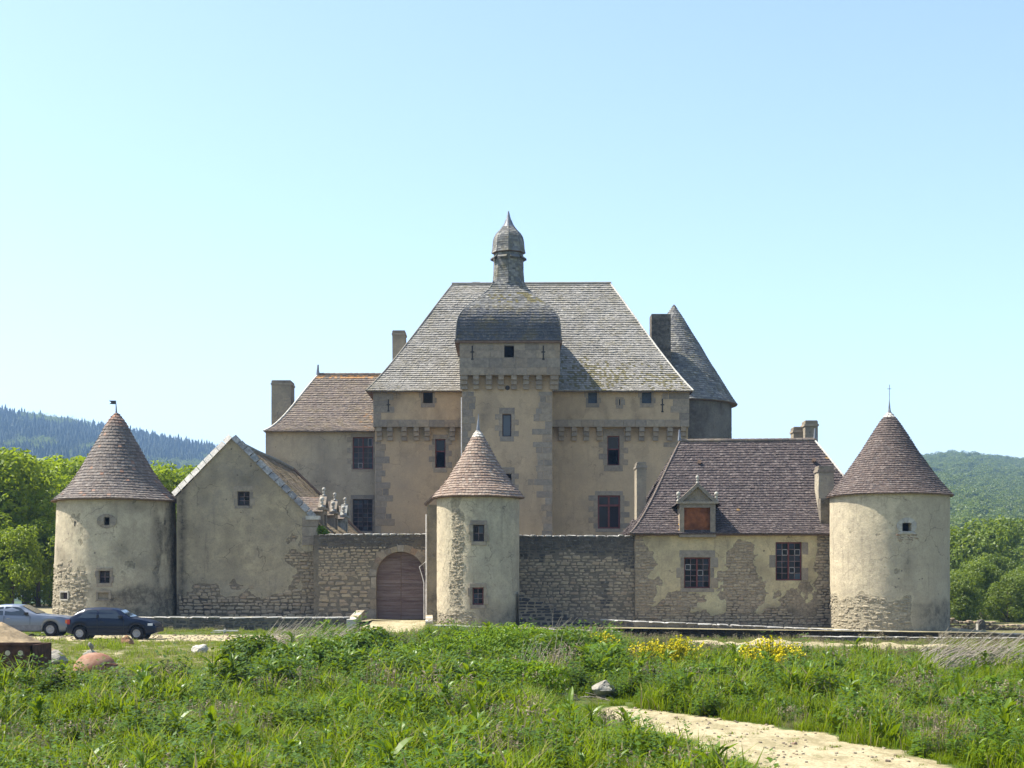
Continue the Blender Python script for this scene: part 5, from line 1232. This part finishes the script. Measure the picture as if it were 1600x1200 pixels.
near_trees = [(-5, 104, 12.2, 'bright green leafy tree behind the silver saloon'), (40, 112, 11.6, 'bright green tree with a bare forked crown behind the rough round tower'), (80, 120, 12.4, 'bright green tree rising just left of the brown tower cone'), (-70, 112, 12.6, 'broad green tree at the edge of the wood left of the towers'),
              (10, 125, 13.0, 'green tree standing deep in the wood left of the towers'), (108, 132, 13.0, 'green tree seen behind the brown tower cone'), (60, 101, 6.8, 'low dense green tree close to the foot of the rough tower'), (20, 98, 6., 'low bushy green tree behind the silver saloon roof'), (-40, 99, 7.5, 'bushy green tree beside the wood edge'),
              (245, 118, 11.9, 'light green tree between the brown cone and the gable'), (290, 126, 12.2, 'light green tree touching the lichened gable coping'), (330, 138, 11.6, 'light green tree hidden behind the gable')]
for k, (px, Y, h, lb) in enumerate(near_trees):
    base = (11, 12, 10)[k % 3]; tree_thing('leafy_tree', lb, TM[k % 3], (PX(px, Y), Y, gz(PX(px, Y), Y)), h/base*.97, 'leafy trees left of the castle', k*1.3)
# nearer trees beyond the right tower
RB = [(1512, 128, 4.6, 'bright yellow-green bush just beyond the smooth round tower'), (1560, 135, 5.2, 'rounded green tree behind the dark-topped stone post'), (1604, 120, 4.2, 'green bush at the end of the ruined wall'), (1495, 170, 7.2, 'green tree close behind the smooth round tower'), (1545, 190, 8.4, 'tall green tree above the bushes right of the smooth tower'), (1640, 150, 6.4, 'green tree at the wood edge right of the ruined wall'), (1590, 215, 9., 'dark green tree in the valley behind the ruined wall')]
RB += [(1700, 118, 5., 'rounded green bush well past the ruined wall'), (1690, 165, 9., 'green tree far along the wood edge past the ruined wall'), (1775, 135, 6.5, 'spreading green tree at the far end of the wood edge'), (1850, 120, 6., 'green bush at the field corner past the wood edge'), (1530, 150, 9.5, 'tall pale green tree rising behind the bushes right of the smooth tower'), (1600, 175, 11., 'tall spreading green tree above the ruined wall'), (1492, 205, 11.5, 'tall green tree half hidden by the smooth tower'), (1500, 104, 3.6, 'low green bush hugging the foot of the smooth round tower'), (1575, 106, 3.4, 'low green bush above the ruined wall'), (1540, 112, 4.2, 'bright bush behind the ruined wall stones'), (1625, 108, 4., 'low spreading bush past the ruined wall')]
for k, (px, Y, h, lb) in enumerate(RB):
    base = (11, 12, 10)[k % 3]; tree_thing('leafy_tree', lb, TM2[k % 3], (PX(px, Y), Y, gz(PX(px, Y), Y)-h*.26), h/base*1.25, 'leafy trees right of the castle', k*2.1)

# hills
def hill(name, xs, ys, zf, mat):
    v, f = [], []
    for y in ys:
        for x in xs: v.append((x, y, zf(x, y)))
    n = len(xs)
    for j in range(len(ys)-1):
        for i in range(n-1): f.append((j*n+i, j*n+i+1, (j+1)*n+i+1, (j+1)*n+i))
    me = bpy.data.meshes.new(name); me.from_pydata(v, [], f); me.polygons.foreach_set('use_smooth', [True]*len(f)); me.materials.append(mat)
    return tag(link(bpy.data.objects.new(name, me)), kind='structure')
HL = [(-1100, 226), (-900, 214), (-600, 190), (-500, 177), (-415, 158), (-341, 143), (-300, 130), (-150, 88), (0, 50), (200, 8), (300, -6)]
def zl(x, y): return -10+(pw(HL, x*1800/max(y, 900) if y < 1800 else x)+10)*(cl((y-700)/1100.) if y < 1800 else cl(1-(y-1800)/1500.))+4*fb(x*.006, y*.006, 3, 3)
def hzr(X, y): return pw([(0, -9), (150, 6), (240, 52), (292, 78), (338, 95), (373, 104), (408, 107), (467, 100), (540, 90), (700, 78), (1000, 60)], X)
def zr(x, y):
    t = cl((y-240)/1160.) if y < 1400 else cl(1-(y-1400)/1400.)
    return -9+(hzr(x*1400/max(y, 400) if y < 1400 else x, y)+9)*t**1.12+3*fb(x*.01, y*.01, 7, 3)
forest_floor = plain('forest_floor', (.035, .05, .018), .95, .1, var=.4, ns=.05, bump=0)
hill('hill', [-1400+40*i for i in range(43)], [660+40*i for i in range(50)], zl, forest_floor)
hill('hill', [10+30*i for i in range(50)], [235+30*i for i in range(75)], zr, forest_floor)

# scatter helper: one stuff object, instances picked from prototype meshes
def scatter(name, label, cat, pts, protos, m=None):
    col = bpy.data.collections.new('proto_'+name)
    for i, (pm, mt) in enumerate(protos):
        col.objects.link(bpy.data.objects.new('proto_%s_%02d' % (name, i), to_mesh(pm, mt) if isinstance(pm, MB) else pm))
    me = bpy.data.meshes.new(name); me.from_pydata([p[:3] for p in pts], [], [])
    me.attributes.new('scl', 'FLOAT', 'POINT').data.foreach_set('value', [p[3] for p in pts])
    me.attributes.new('rot', 'FLOAT_VECTOR', 'POINT').data.foreach_set('vector', [q for p in pts for q in (p[5] if len(p) > 5 else R.uniform(-.12, .12), R.uniform(-.12, .12), R.uniform(0, 6.28))])
    me.attributes.new('idx', 'INT', 'POINT').data.foreach_set('value', [int(p[4]) for p in pts])
    o = link(bpy.data.objects.new(name, me))
    ng = bpy.data.node_groups.new(name, 'GeometryNodeTree')
    ng.interface.new_socket('Geometry', in_out='INPUT', socket_type='NodeSocketGeometry'); ng.interface.new_socket('Geometry', in_out='OUTPUT', socket_type='NodeSocketGeometry')
    N = ng.nodes; gi, go = N.new('NodeGroupInput'), N.new('NodeGroupOutput'); ip = N.new('GeometryNodeInstanceOnPoints'); ci = N.new('GeometryNodeCollectionInfo')
    ci.inputs['Collection'].default_value = col; ci.inputs['Separate Children'].default_value = True; ci.inputs['Reset Children'].default_value = True
    def na(n, t): a = N.new('GeometryNodeInputNamedAttribute'); a.data_type = t; a.inputs['Name'].default_value = n; return a.outputs['Attribute']
    lk = ng.links.new
    lk(gi.outputs[0], ip.inputs['Points']); lk(ci.outputs[0], ip.inputs['Instance']); ip.inputs['Pick Instance'].default_value = True
    lk(na('idx', 'INT'), ip.inputs['Instance Index']); lk(na('rot', 'FLOAT_VECTOR'), ip.inputs['Rotation']); lk(na('scl', 'FLOAT'), ip.inputs['Scale']); lk(ip.outputs[0], go.inputs[0])
    md = o.modifiers.new('scatter', 'NODES'); md.node_group = ng
    return tag(o, label, cat, kind='stuff')
def conifer(seed):
    r = random.Random(seed); q = MB(); n = 7; h = 1.; tiers = 6
    for k in range(tiers):
        z0 = .08+.86*k/tiers; z1 = z0+.30; rr = .20*(1-k/tiers)**.85+.02
        base = [(rr*r.uniform(.7, 1.15)*math.cos(2*PI*a/n+k), rr*r.uniform(.7, 1.15)*math.sin(2*PI*a/n+k), z0+r.uniform(-.03, .03)) for a in range(n)]
        for a in range(n): q.face([base[a], base[(a+1) % n], (0, 0, min(1.02, z1))], (r.random(), 0, 0))
    return q
def broadleaf(seed, n=900):
    global R
    k = R; R = random.Random(seed); q = MB(); lobes = [((0, 0, .55), .36)]
    for _ in range(9):
        a = R.uniform(0, 6.28); rr = R.uniform(.15, .34); lobes.append(((rr*math.cos(a), rr*math.sin(a), R.uniform(.35, .82)), R.uniform(.15, .24)))
    crown(q, lobes, n, .075); R = k; return q
# left hill: conifers with a few pale broadleaf clumps
pts = []
while len(pts) < 9500:
    y = R.uniform(1180, 1860); x = R.uniform(-.40, -.13)*y
    px = 800+x*F/y; z = zl(x, y)
    pale = fb(x*.012, y*.006, 33, 3) > .38
    if pale and R.random() < .75: pts.append((x, y, z-2, R.uniform(11, 15), 3+R.randrange(2)))
    else: pts.append((x, y, z-1, R.choice((R.uniform(8, 12), R.uniform(9, 15), R.uniform(12, 17))), R.randrange(3)))
scatter('conifer_forest', 'blue-green conifer forest covering the far hill left of the castle', 'forest', pts, [(conifer(1), 'needle'), (conifer(2), 'needle'), (conifer(3), 'needle'), (broadleaf(4, 300), 'leaf_far'), (broadleaf(5, 300), 'leaf_far')])
pts = []
while len(pts) < 4600:
    y = math.sqrt(R.uniform(255**2, 1430**2)); x = R.uniform(.215, .48)*y
    if fb(x*.02, y*.008, 5, 2) < -.55: continue
    pts.append((x, y, zr(x, y)-2.5, R.uniform(9, 15), R.randrange(4)))
BL = [(broadleaf(s, 1500), 'leaf_far') for s in (11, 12, 13, 14)]
scatter('hillside_wood', 'hazy green broadleaf wood covering the hillside right of the castle', 'forest', pts, BL)

# ---- meadow
def blade(mb, p, az, h, w_, lean, c):
    d = Vector((math.cos(az), math.sin(az), 0)); t = Vector((-d.y, d.x, 0)); p = Vector(p)
    a = p; b = p+d*lean*.35*h+Vector((0, 0, h*.6)); e = p+d*lean*h+Vector((0, 0, h*(1-.25*lean)))
    mb.face([a-t*w_, a+t*w_, b+t*w_*.8, b-t*w_*.8], c); mb.face([b-t*w_*.8, b+t*w_*.8, e], c)
def tuft(seed, n, h, spread, w_=.006, dry=.06, lean=(.1, .7)):
    r = random.Random(seed); q = MB()
    for _ in range(n):
        a = r.uniform(0, 6.28); d = spread*math.sqrt(r.random()); y_ = 1. if r.random() < dry else 0.
        blade(q, (d*math.cos(a), d*math.sin(a), -.03), r.uniform(0, 6.28), h*r.uniform(.5, 1.1), w_*r.uniform(.7, 1.4), r.uniform(*lean), (r.random(), y_, 0))
    return q
def broad_plant(seed, n, L, W, h, stem=0, mat=None):
    """rosette of folded, arching broad leaves, some on an upright stem"""
    r = random.Random(seed); q = MB()
    for k in range(n):
        az = r.uniform(0, 6.28); d = Vector((math.cos(az), math.sin(az), 0)); t = Vector((-d.y, d.x, 0)); l = L*r.uniform(.6, 1.15); w_ = W*r.uniform(.7, 1.1)
        z0 = h*r.random()**1.2 if stem else 0.; el = r.uniform(.55, 1.4); base = Vector((0, 0, z0))+d*.01; c = (r.random(), 0, 0); prev = None
        pos = base.copy(); N = 4
        for i in range(N+1):
            f = i/N; e = el-f*r.uniform(.25, .7); ww = w_*(math.sin(PI*(.12+.86*f))**.8)*.5; up = Vector((0, 0, ww*.55))
            cur = (pos-t*ww+up, pos.copy(), pos+t*ww+up)
            if prev: q.face([prev[0], prev[1], cur[1], cur[0]], c); q.face([prev[1], prev[2], cur[2], cur[1]], c)
            prev = cur; pos = pos+(d*math.cos(e)+Vector((0, 0, math.sin(e))))*l/N
    if stem:
        for k in range(stem): q.tube([(0, 0, 0), (r.uniform(-.1, .1)*h, r.uniform(-.1, .1)*h, h*r.uniform(.8, 1.1))], [.01, .004], 4, (.2, .1, 0), False)
    return q
def herb(seed, n, h, spread, L=.07):
    """upright leafy stems (nettle-like)"""
    r = random.Random(seed); q = MB()
    for s in range(n):
        a = r.uniform(0, 6.28); d = spread*math.sqrt(r.random()); p = Vector((d*math.cos(a), d*math.sin(a), 0)); hh = h*r.uniform(.6, 1.1); ln_ = Vector((r.uniform(-.18, .18), r.uniform(-.18, .18), 1)); hue = r.random()
        for k in range(7):
            b = p+ln_*hh*(k+1)/7.; l = L*(1.25-.8*k/7.)
            for m_ in range(3):
                az = r.uniform(0, 6.28); dd = Vector((math.cos(az), math.sin(az), r.uniform(-.3, .5))); t = Vector((-dd.y, dd.x, 0)); q.face([b, b+dd*l*.5+t*l*.28, b+dd*l, b+dd*l*.5-t*l*.28], (cl(hue*.6+r.random()*.4), 0, 0))
    return q
def seedstem(seed, n, h, spread):
    r = random.Random(seed); q = MB()
    for _ in range(n):
        a = r.uniform(0, 6.28); d = spread*math.sqrt(r.random()); blade(q, (d*math.cos(a), d*math.sin(a), 0), r.uniform(0, 6.28), h*r.uniform(.6, 1.1), .004, r.uniform(.1, .5), (r.random(), 1, 0))
        for k in range(3): leaf_quad(q, Vector((d*math.cos(a), d*math.sin(a), h*r.uniform(.6, .95))), rnd_unit(), .06, .02, (r.random(), 1, 0))
    return q
MT['brown_stem'] = leafmat('brown_seed_stem', [(.16, .12, .085), (.22, .165, .12), (.12, .095, .07)], .2, .8, .1, yell=(.15, .115, .08))
PG = [(tuft(1, 40, .36, .17, .009), 'grass'), (tuft(2, 40, .46, .19, .009), 'grass'), (tuft(3, 40, .26, .2, .008), 'grass'), (tuft(4, 34, .58, .16, .010), 'grass'),
      (herb(5, 8, .52, .22, .10), 'shrub'), (herb(6, 8, .34, .2, .065), 'fern'), (broad_plant(7, 11, .31, .10, .3), 'dock'), (broad_plant(8, 10, .21, .07, .3), 'dock'),
      (seedstem(9, 12, .55, .2), 'straw'), (tuft(10, 40, .13, .2, .007, .35), 'grass'), (seedstem(11, 8, .3, .18), 'straw'), (tuft(12, 34, .26, .2, .006, .6, (.2, .9)), 'grass'),
      (broad_plant(13, 16, .19, .065, .42, 4), 'dock'), (herb(14, 9, .30, .2, .09), 'dock'), (tuft(15, 40, .24, .22, .006, .93, (.2, .9)), 'grass'), (seedstem(16, 14, .4, .2), 'brown_stem')]
pts = []
def add_band(y0, y1, dens, sc_):
    area = .72*.5*(y1*y1-y0*y0)+13*(y1-y0); n = int(area*dens)
    for _ in range(n):
        y = math.sqrt(R.uniform(y0*y0, y1*y1)); x = R.uniform(-.36*y-6.5, .36*y+6.5)
        if in_path(x, y) > .25+.3*R.random() or in_drive(x, y) > .4: 
            if R.random() > .03: continue
            pts.append((x, y, gz(x, y), R.uniform(.3, .6), 9)); continue
        md = mounds(x, y)
        if md > .03 and R.random() < .8: continue
        n1 = fb(x*.35, y*.35, 71, 3); n2 = fb(x*.8, y*.8, 77, 3); s = sc_*R.uniform(.65, 1.4)*(1+.9*n1)
        left = x < -7.6-.05*(y-50)+1.2*n1 and 41 < y+2*n1 < 75; right = x > 4.2 and y > 43
        r = R.random()
        if x < -6.5 and 33 < y < 44: s *= lerp(1, .5, sstep(33, 37, y))
        if left:
            if R.random() < .45: continue
            k = 9 if r < .8 else (2 if r < .9 else 11); s *= .8
        elif y > 71.5: k = 9 if r < .6 else (11 if r < .85 else 10)
        elif right and y > 45.5+2.5*n1: k = (14 if r < .34 else 15 if r < .50 else 11 if r < .66 else 9 if r < .84 else 2 if r < .95 else 5); s *= .85 if y < 60 else .55
        else:
            forb = sstep(-.05, .35, n2)
            if r < .46*(1-.8*forb): k = R.choice((0, 1, 1, 3))
            elif r < .60: k = 2
            elif r < .78: k = R.choice((6, 7, 12, 13)) if n1 > -.25 else R.choice((0, 4))
            elif r < .985: k = R.choice((4, 5, 4, 13))
            else: k = R.choice((8, 11, 1, 3))
            if -10 < x < 3.5 and 33 < y < 57 and n2 > .02: s *= 1.3; k = R.choice((4, 4, 5, 12, 6)) if r < .65 else k
            if abs(x-2.05) < .8 and 28.5 < y < 34.2: s *= .5; k = R.choice((0, 2, 9))
            pf = max(in_path(x, y), in_path(x*(y+.7)/y, y+.7), in_path(x*(y+1.6)/y, y+1.6), in_path(x*(y+2.6)/y, y+2.6)*.8)
            if pf > .05: s *= lerp(.75, .38, cl(pf*1.5)); k = k if k < 3 else R.choice((0, 2, 2, 9))
            elif fb(x*.5, y*.5, 91, 3) > .30: k = R.choice((9, 11, 2, 14, 8)); s *= .85
        pts.append((x, y, gz(x, y), s, k))
add_band(15, 26, 46, .95); add_band(26, 38, 34, .95); add_band(38, 52, 22, .95); add_band(52, 76, 15, .9)
scatter('meadow_grass', 'tall mixed meadow grass and weeds covering the foreground', 'grass', pts, PG)

# gravel on the track and the drive
gpts = []
while len(gpts) < 1100:
    y = R.uniform(17, 32) if R.random() < .5 else R.uniform(62, 72); x = R.uniform(0, 9) if y < 40 else R.uniform(-26, -5)
    if (in_path(x, y) if y < 40 else in_drive(x, y)) > .15: gpts.append((x, y, gz(x, y), R.uniform(.015, .05)*(1 if y < 40 else 1.8)*(2 if R.random() < .04 else 1), R.randrange(2)))
pb = [MB(), MB()]
for k in (0, 1): pb[k].add(SV[k], SF[k], (R.random(), 0, 0))
scatter('gravel', 'loose gravel strewn over the sandy track and drive', 'gravel', gpts, [(pb[0], 'rubble_pale'), (pb[1], 'rubble')])

# ---- single plants, bushes, dead stems
def bush(name, label, px, py, w_m, h_m, n, L, mat, group=None, cat='bush', stems=True, seed=1, yoff=0.):
    x, y = gp(px, py); y += yoff; x = PX(px, y); g0 = gz(x, y); t = thing(name, label, cat, (x, y, g0), group); q = MB(); lobes = []
    r = random.Random(seed)
    for k in range(9):
        a = r.uniform(0, 6.28); d = r.uniform(.1, .75)*w_m/2; lobes.append(((x+d*math.cos(a), y+d*math.sin(a)*.7, g0+h_m*r.uniform(.2, .55)*(1-.4*d/(w_m/2))), h_m*r.uniform(.32, .5)))
    crown(q, lobes, n, L); q.build('foliage', mat, t)
    q = MB()
    for k in range(7): a = r.uniform(0, 6.28); d = r.uniform(.2, .7)*w_m/2; q.tube([(x+.1*math.cos(a), y+.1*math.sin(a), g0-.1), (x+d*math.cos(a), y+d*math.sin(a)*.7, g0+h_m*.7)], [.015, .006], 4, cap=False)
    q.build('stems', 'bark', t); return t
bush('leafy_shrub', 'large dark green leafy shrub in front of the gate ramp', 585, 1044, 3.2, 1.4, 5200, .17, 'shrub', seed=3)
bush('leafy_shrub', 'spiky dark green clump beside the white rock', 382, 1040, 2.8, 1.15, 3600, .13, 'shrub', seed=4)
bush('leafy_shrub', 'broad tangle of green leaves below the grey dead stems', 490, 1066, 3.8, 1.25, 4400, .15, 'shrub', seed=5)
bush('feathery_mound', 'feathery light green mound of weeds below the gate turret', 775, 1044, 4.2, 1.75, 7000, .11, 'fern', seed=6)
bush('feathery_mound', 'fresh green mound of weeds right of the leafy shrub', 682, 1050, 3.0, 1.3, 4600, .12, 'fern', seed=7)
bush('leafy_shrub', 'green thicket tangled with dead branches below the sloping parapet', 865, 1056, 3.4, 1.65, 4400, .14, 'shrub', seed=8)
bush('feathery_mound', 'grassy green mound between thicket and small sparse broom', 945, 1056, 2.8, 1.1, 3800, .11, 'fern', seed=18)
bush('leafy_shrub', 'dark leafy weeds below the large leafy shrub', 640, 1085, 3.2, 1.05, 3600, .14, 'shrub', seed=19)
bush('feathery_mound', 'soft green weeds below the feathery mound', 800, 1090, 3.2, 1.0, 3600, .12, 'fern', seed=20)
bush('leafy_shrub', 'pair of dark green clumps behind the track', 1100, 1078, 1.9, .8, 2400, .13, 'shrub', seed=9)
bush('leafy_shrub', 'low green clump right of the blossoming broom', 1290, 1072, 2.6, .75, 2800, .14, 'shrub', seed=10)
bush('leafy_shrub', 'green clump under the heap of grey stalks', 1480, 1095, 2.6, .8, 3200, .14, 'fern', seed=11)
bush('leafy_shrub', 'rank green weeds right of the sandy track', 1560, 1130, 2.2, .8, 3000, .13, 'shrub', seed=12)
bush('leafy_shrub', 'tall leafy weeds in the grass left of the white rock', 260, 1085, 2.4, .65, 2600, .12, 'shrub', seed=21)
def broom(label, px, py, w_m, h_m, seed):
    x, y = gp(px, py); g0 = gz(x, y); t = thing('broom_bush', label, 'bush', (x, y, g0), 'flowering broom bushes'); r = random.Random(seed); st_, fl_ = MB(), MB()
    for k in range(260):
        a = r.uniform(0, 6.28); d = r.random()**.6*w_m/2; top = Vector((x+d*math.cos(a), y+d*math.sin(a)*.6, g0+h_m*r.uniform(.55, 1.05)*(1-.35*(d/(w_m/2))**2))); b = Vector((x+d*.35*math.cos(a), y+d*.3*math.sin(a), g0))
        st_.tube([b, b.lerp(top, .55)+Vector((0, 0, .05)), top], [.006, .005, .003], 3, (r.random(), 0, 0), False)
        for m_ in range(9): leaf_quad(st_, b.lerp(top, r.uniform(.2, 1)), rnd_unit(), .06, .025, (r.random(), 0, 0))
        if r.random() < .7:
            for m_ in range(11): leaf_quad(fl_, b.lerp(top, r.uniform(.4, 1.03))+rnd_unit()*.04, rnd_unit(), .075, .065, (r.random(), 0, 0), .3)
    st_.build('twigs', 'shrub', t); fl_.build('blossom', 'broom_flower', t)
broom('broad yellow-flowering broom bush below the lodge windows', 1042, 1050, 2.5, 1.1, 1); broom('compact yellow broom bush below the right lodge window', 1205, 1056, 2.0, 1.05, 2); broom('small sparse yellow broom in the grass below the blackened wall', 940, 1036, 1.2, .95, 3)
def stalks(label, px, py, w_m, h_m, n, ang, seed, L=(.6, 1.3), yoff=0):
    x, y = gp(px, py); g0 = gz(x, y); t = thing('dead_stems', label, 'dead plants', (x, y, g0)); r = random.Random(seed); q = MB()
    for k in range(n):
        b = Vector((x+r.uniform(-.5, .5)*w_m, y+r.uniform(-.5, .5)*.9, g0+r.random()**1.5*h_m*.6)); l = r.uniform(*L); a = r.gauss(ang, .25); d = Vector((math.cos(a), r.uniform(-.3, .3), math.sin(a)))
        q.tube([b, b+d*l*.5+Vector((0, 0, .03)), b+d*l], [.009, .007, .003], 4, (r.random(), 0, 0), False)
    q.build('stalks', 'straw', t)
stalks('swathe of grey dead stems leaning against the low wall by the gate ramp', 460, 1024, 2.6, .8, 260, .55, 1); stalks('heap of bleached dry stalks beyond the track at the wall end', 1545, 1060, 3.6, 1.2, 420, .5, 2, (.5, 1.2)); stalks('bleached dead branches in the thicket below the sloping parapet', 850, 1066, 1.4, .7, 60, 1.2, 3, (.4, 1.))
stalks('fallen dead twigs lying beside the half buried pale rock', 905, 1092, 1.4, .3, 40, -.5, 4, (.4, .9)); stalks('thin bare twigs standing before the sloping parapet', 872, 1000, .9, .3, 14, .9, 5, (.7, 1.3))
docks = [(745, 1180, 1.5, 'tall dock plant with broad upright leaves in the open grass'), (60, 1150, 1.2, 'dock rosette low in the grass below the rusty skip'), (215, 1120, 1.1, 'dock plant in the grass below the rusted dome'), (1120, 1075, 1.2, 'dock plant behind the far bend of the track'), (560, 1110, 1.1, 'dock plant below the large leafy shrub'),
         (1330, 1110, 1.3, 'dock plant on the verge right of the track'), (1500, 1120, 1.4, 'big dock plant below the heap of bleached stalks'), (1570, 1170, 1.3, 'dock plant beside the verge at the bottom of the slope'), (1440, 1085, 1.1, 'dock plant between the broom and the bleached stalks'), (890, 1140, 1.2, 'dock plant left of where the track begins'), (980, 1170, 1.1, 'dock plant hugging the inner edge of the track'), (330, 1175, 1.2, 'dock plant in the rank grass below the white rock'), (640, 1150, 1., 'dock plant left of the tallest dock'), (905, 1048, 1., 'dock plant above the half buried pale rock')]
DM = [to_mesh(broad_plant(50+k, 20, .27, .09, .42, 3), 'dock') for k in range(3)]
for k, (px, py, s, lb) in enumerate(docks):
    x, y = gp(px, py); t = thing('dock_plant', lb, 'plant', (x, y, gz(x, y)), 'dock plants in the meadow'); t.scale = (s, s, s); t.rotation_euler = (0, 0, k*1.1)
    link(bpy.data.objects.new('leaves', DM[k % 3]), t)
# moss tuft on the barn corner
x, y, z = PX(503, 82.3), 82.1, PZ(836, 82); t = thing('wall_weed', 'green weed growing on the wall corner under the barn dormers', 'plant', (x, y, z)); q = MB(); crown(q, [((x, y, z+.25), .3), ((x+.25, y, z+.1), .22)], 500, .1); q.build('leaves', 'fern', t)

# ------------------------------------------------------------------ air
q = MB(); q.box((-2600, -260, -40), (2600, 3300, 300)); hz = q.build('haze', None); tag(hz, kind='stuff')
hm = bpy.data.materials.new('haze_air'); hm.use_nodes = True; N = hm.node_tree; N.nodes.remove(N.nodes['Principled BSDF'])
pv = N.nodes.new('ShaderNodeVolumePrincipled'); pv.inputs['Color'].default_value = (.38, .62, 1, 1); pv.inputs['Density'].default_value = .00019; pv.inputs['Anisotropy'].default_value = .0
N.links.new(pv.outputs[0], N.nodes['Material Output'].inputs['Volume']); hz.data.materials.append(hm)
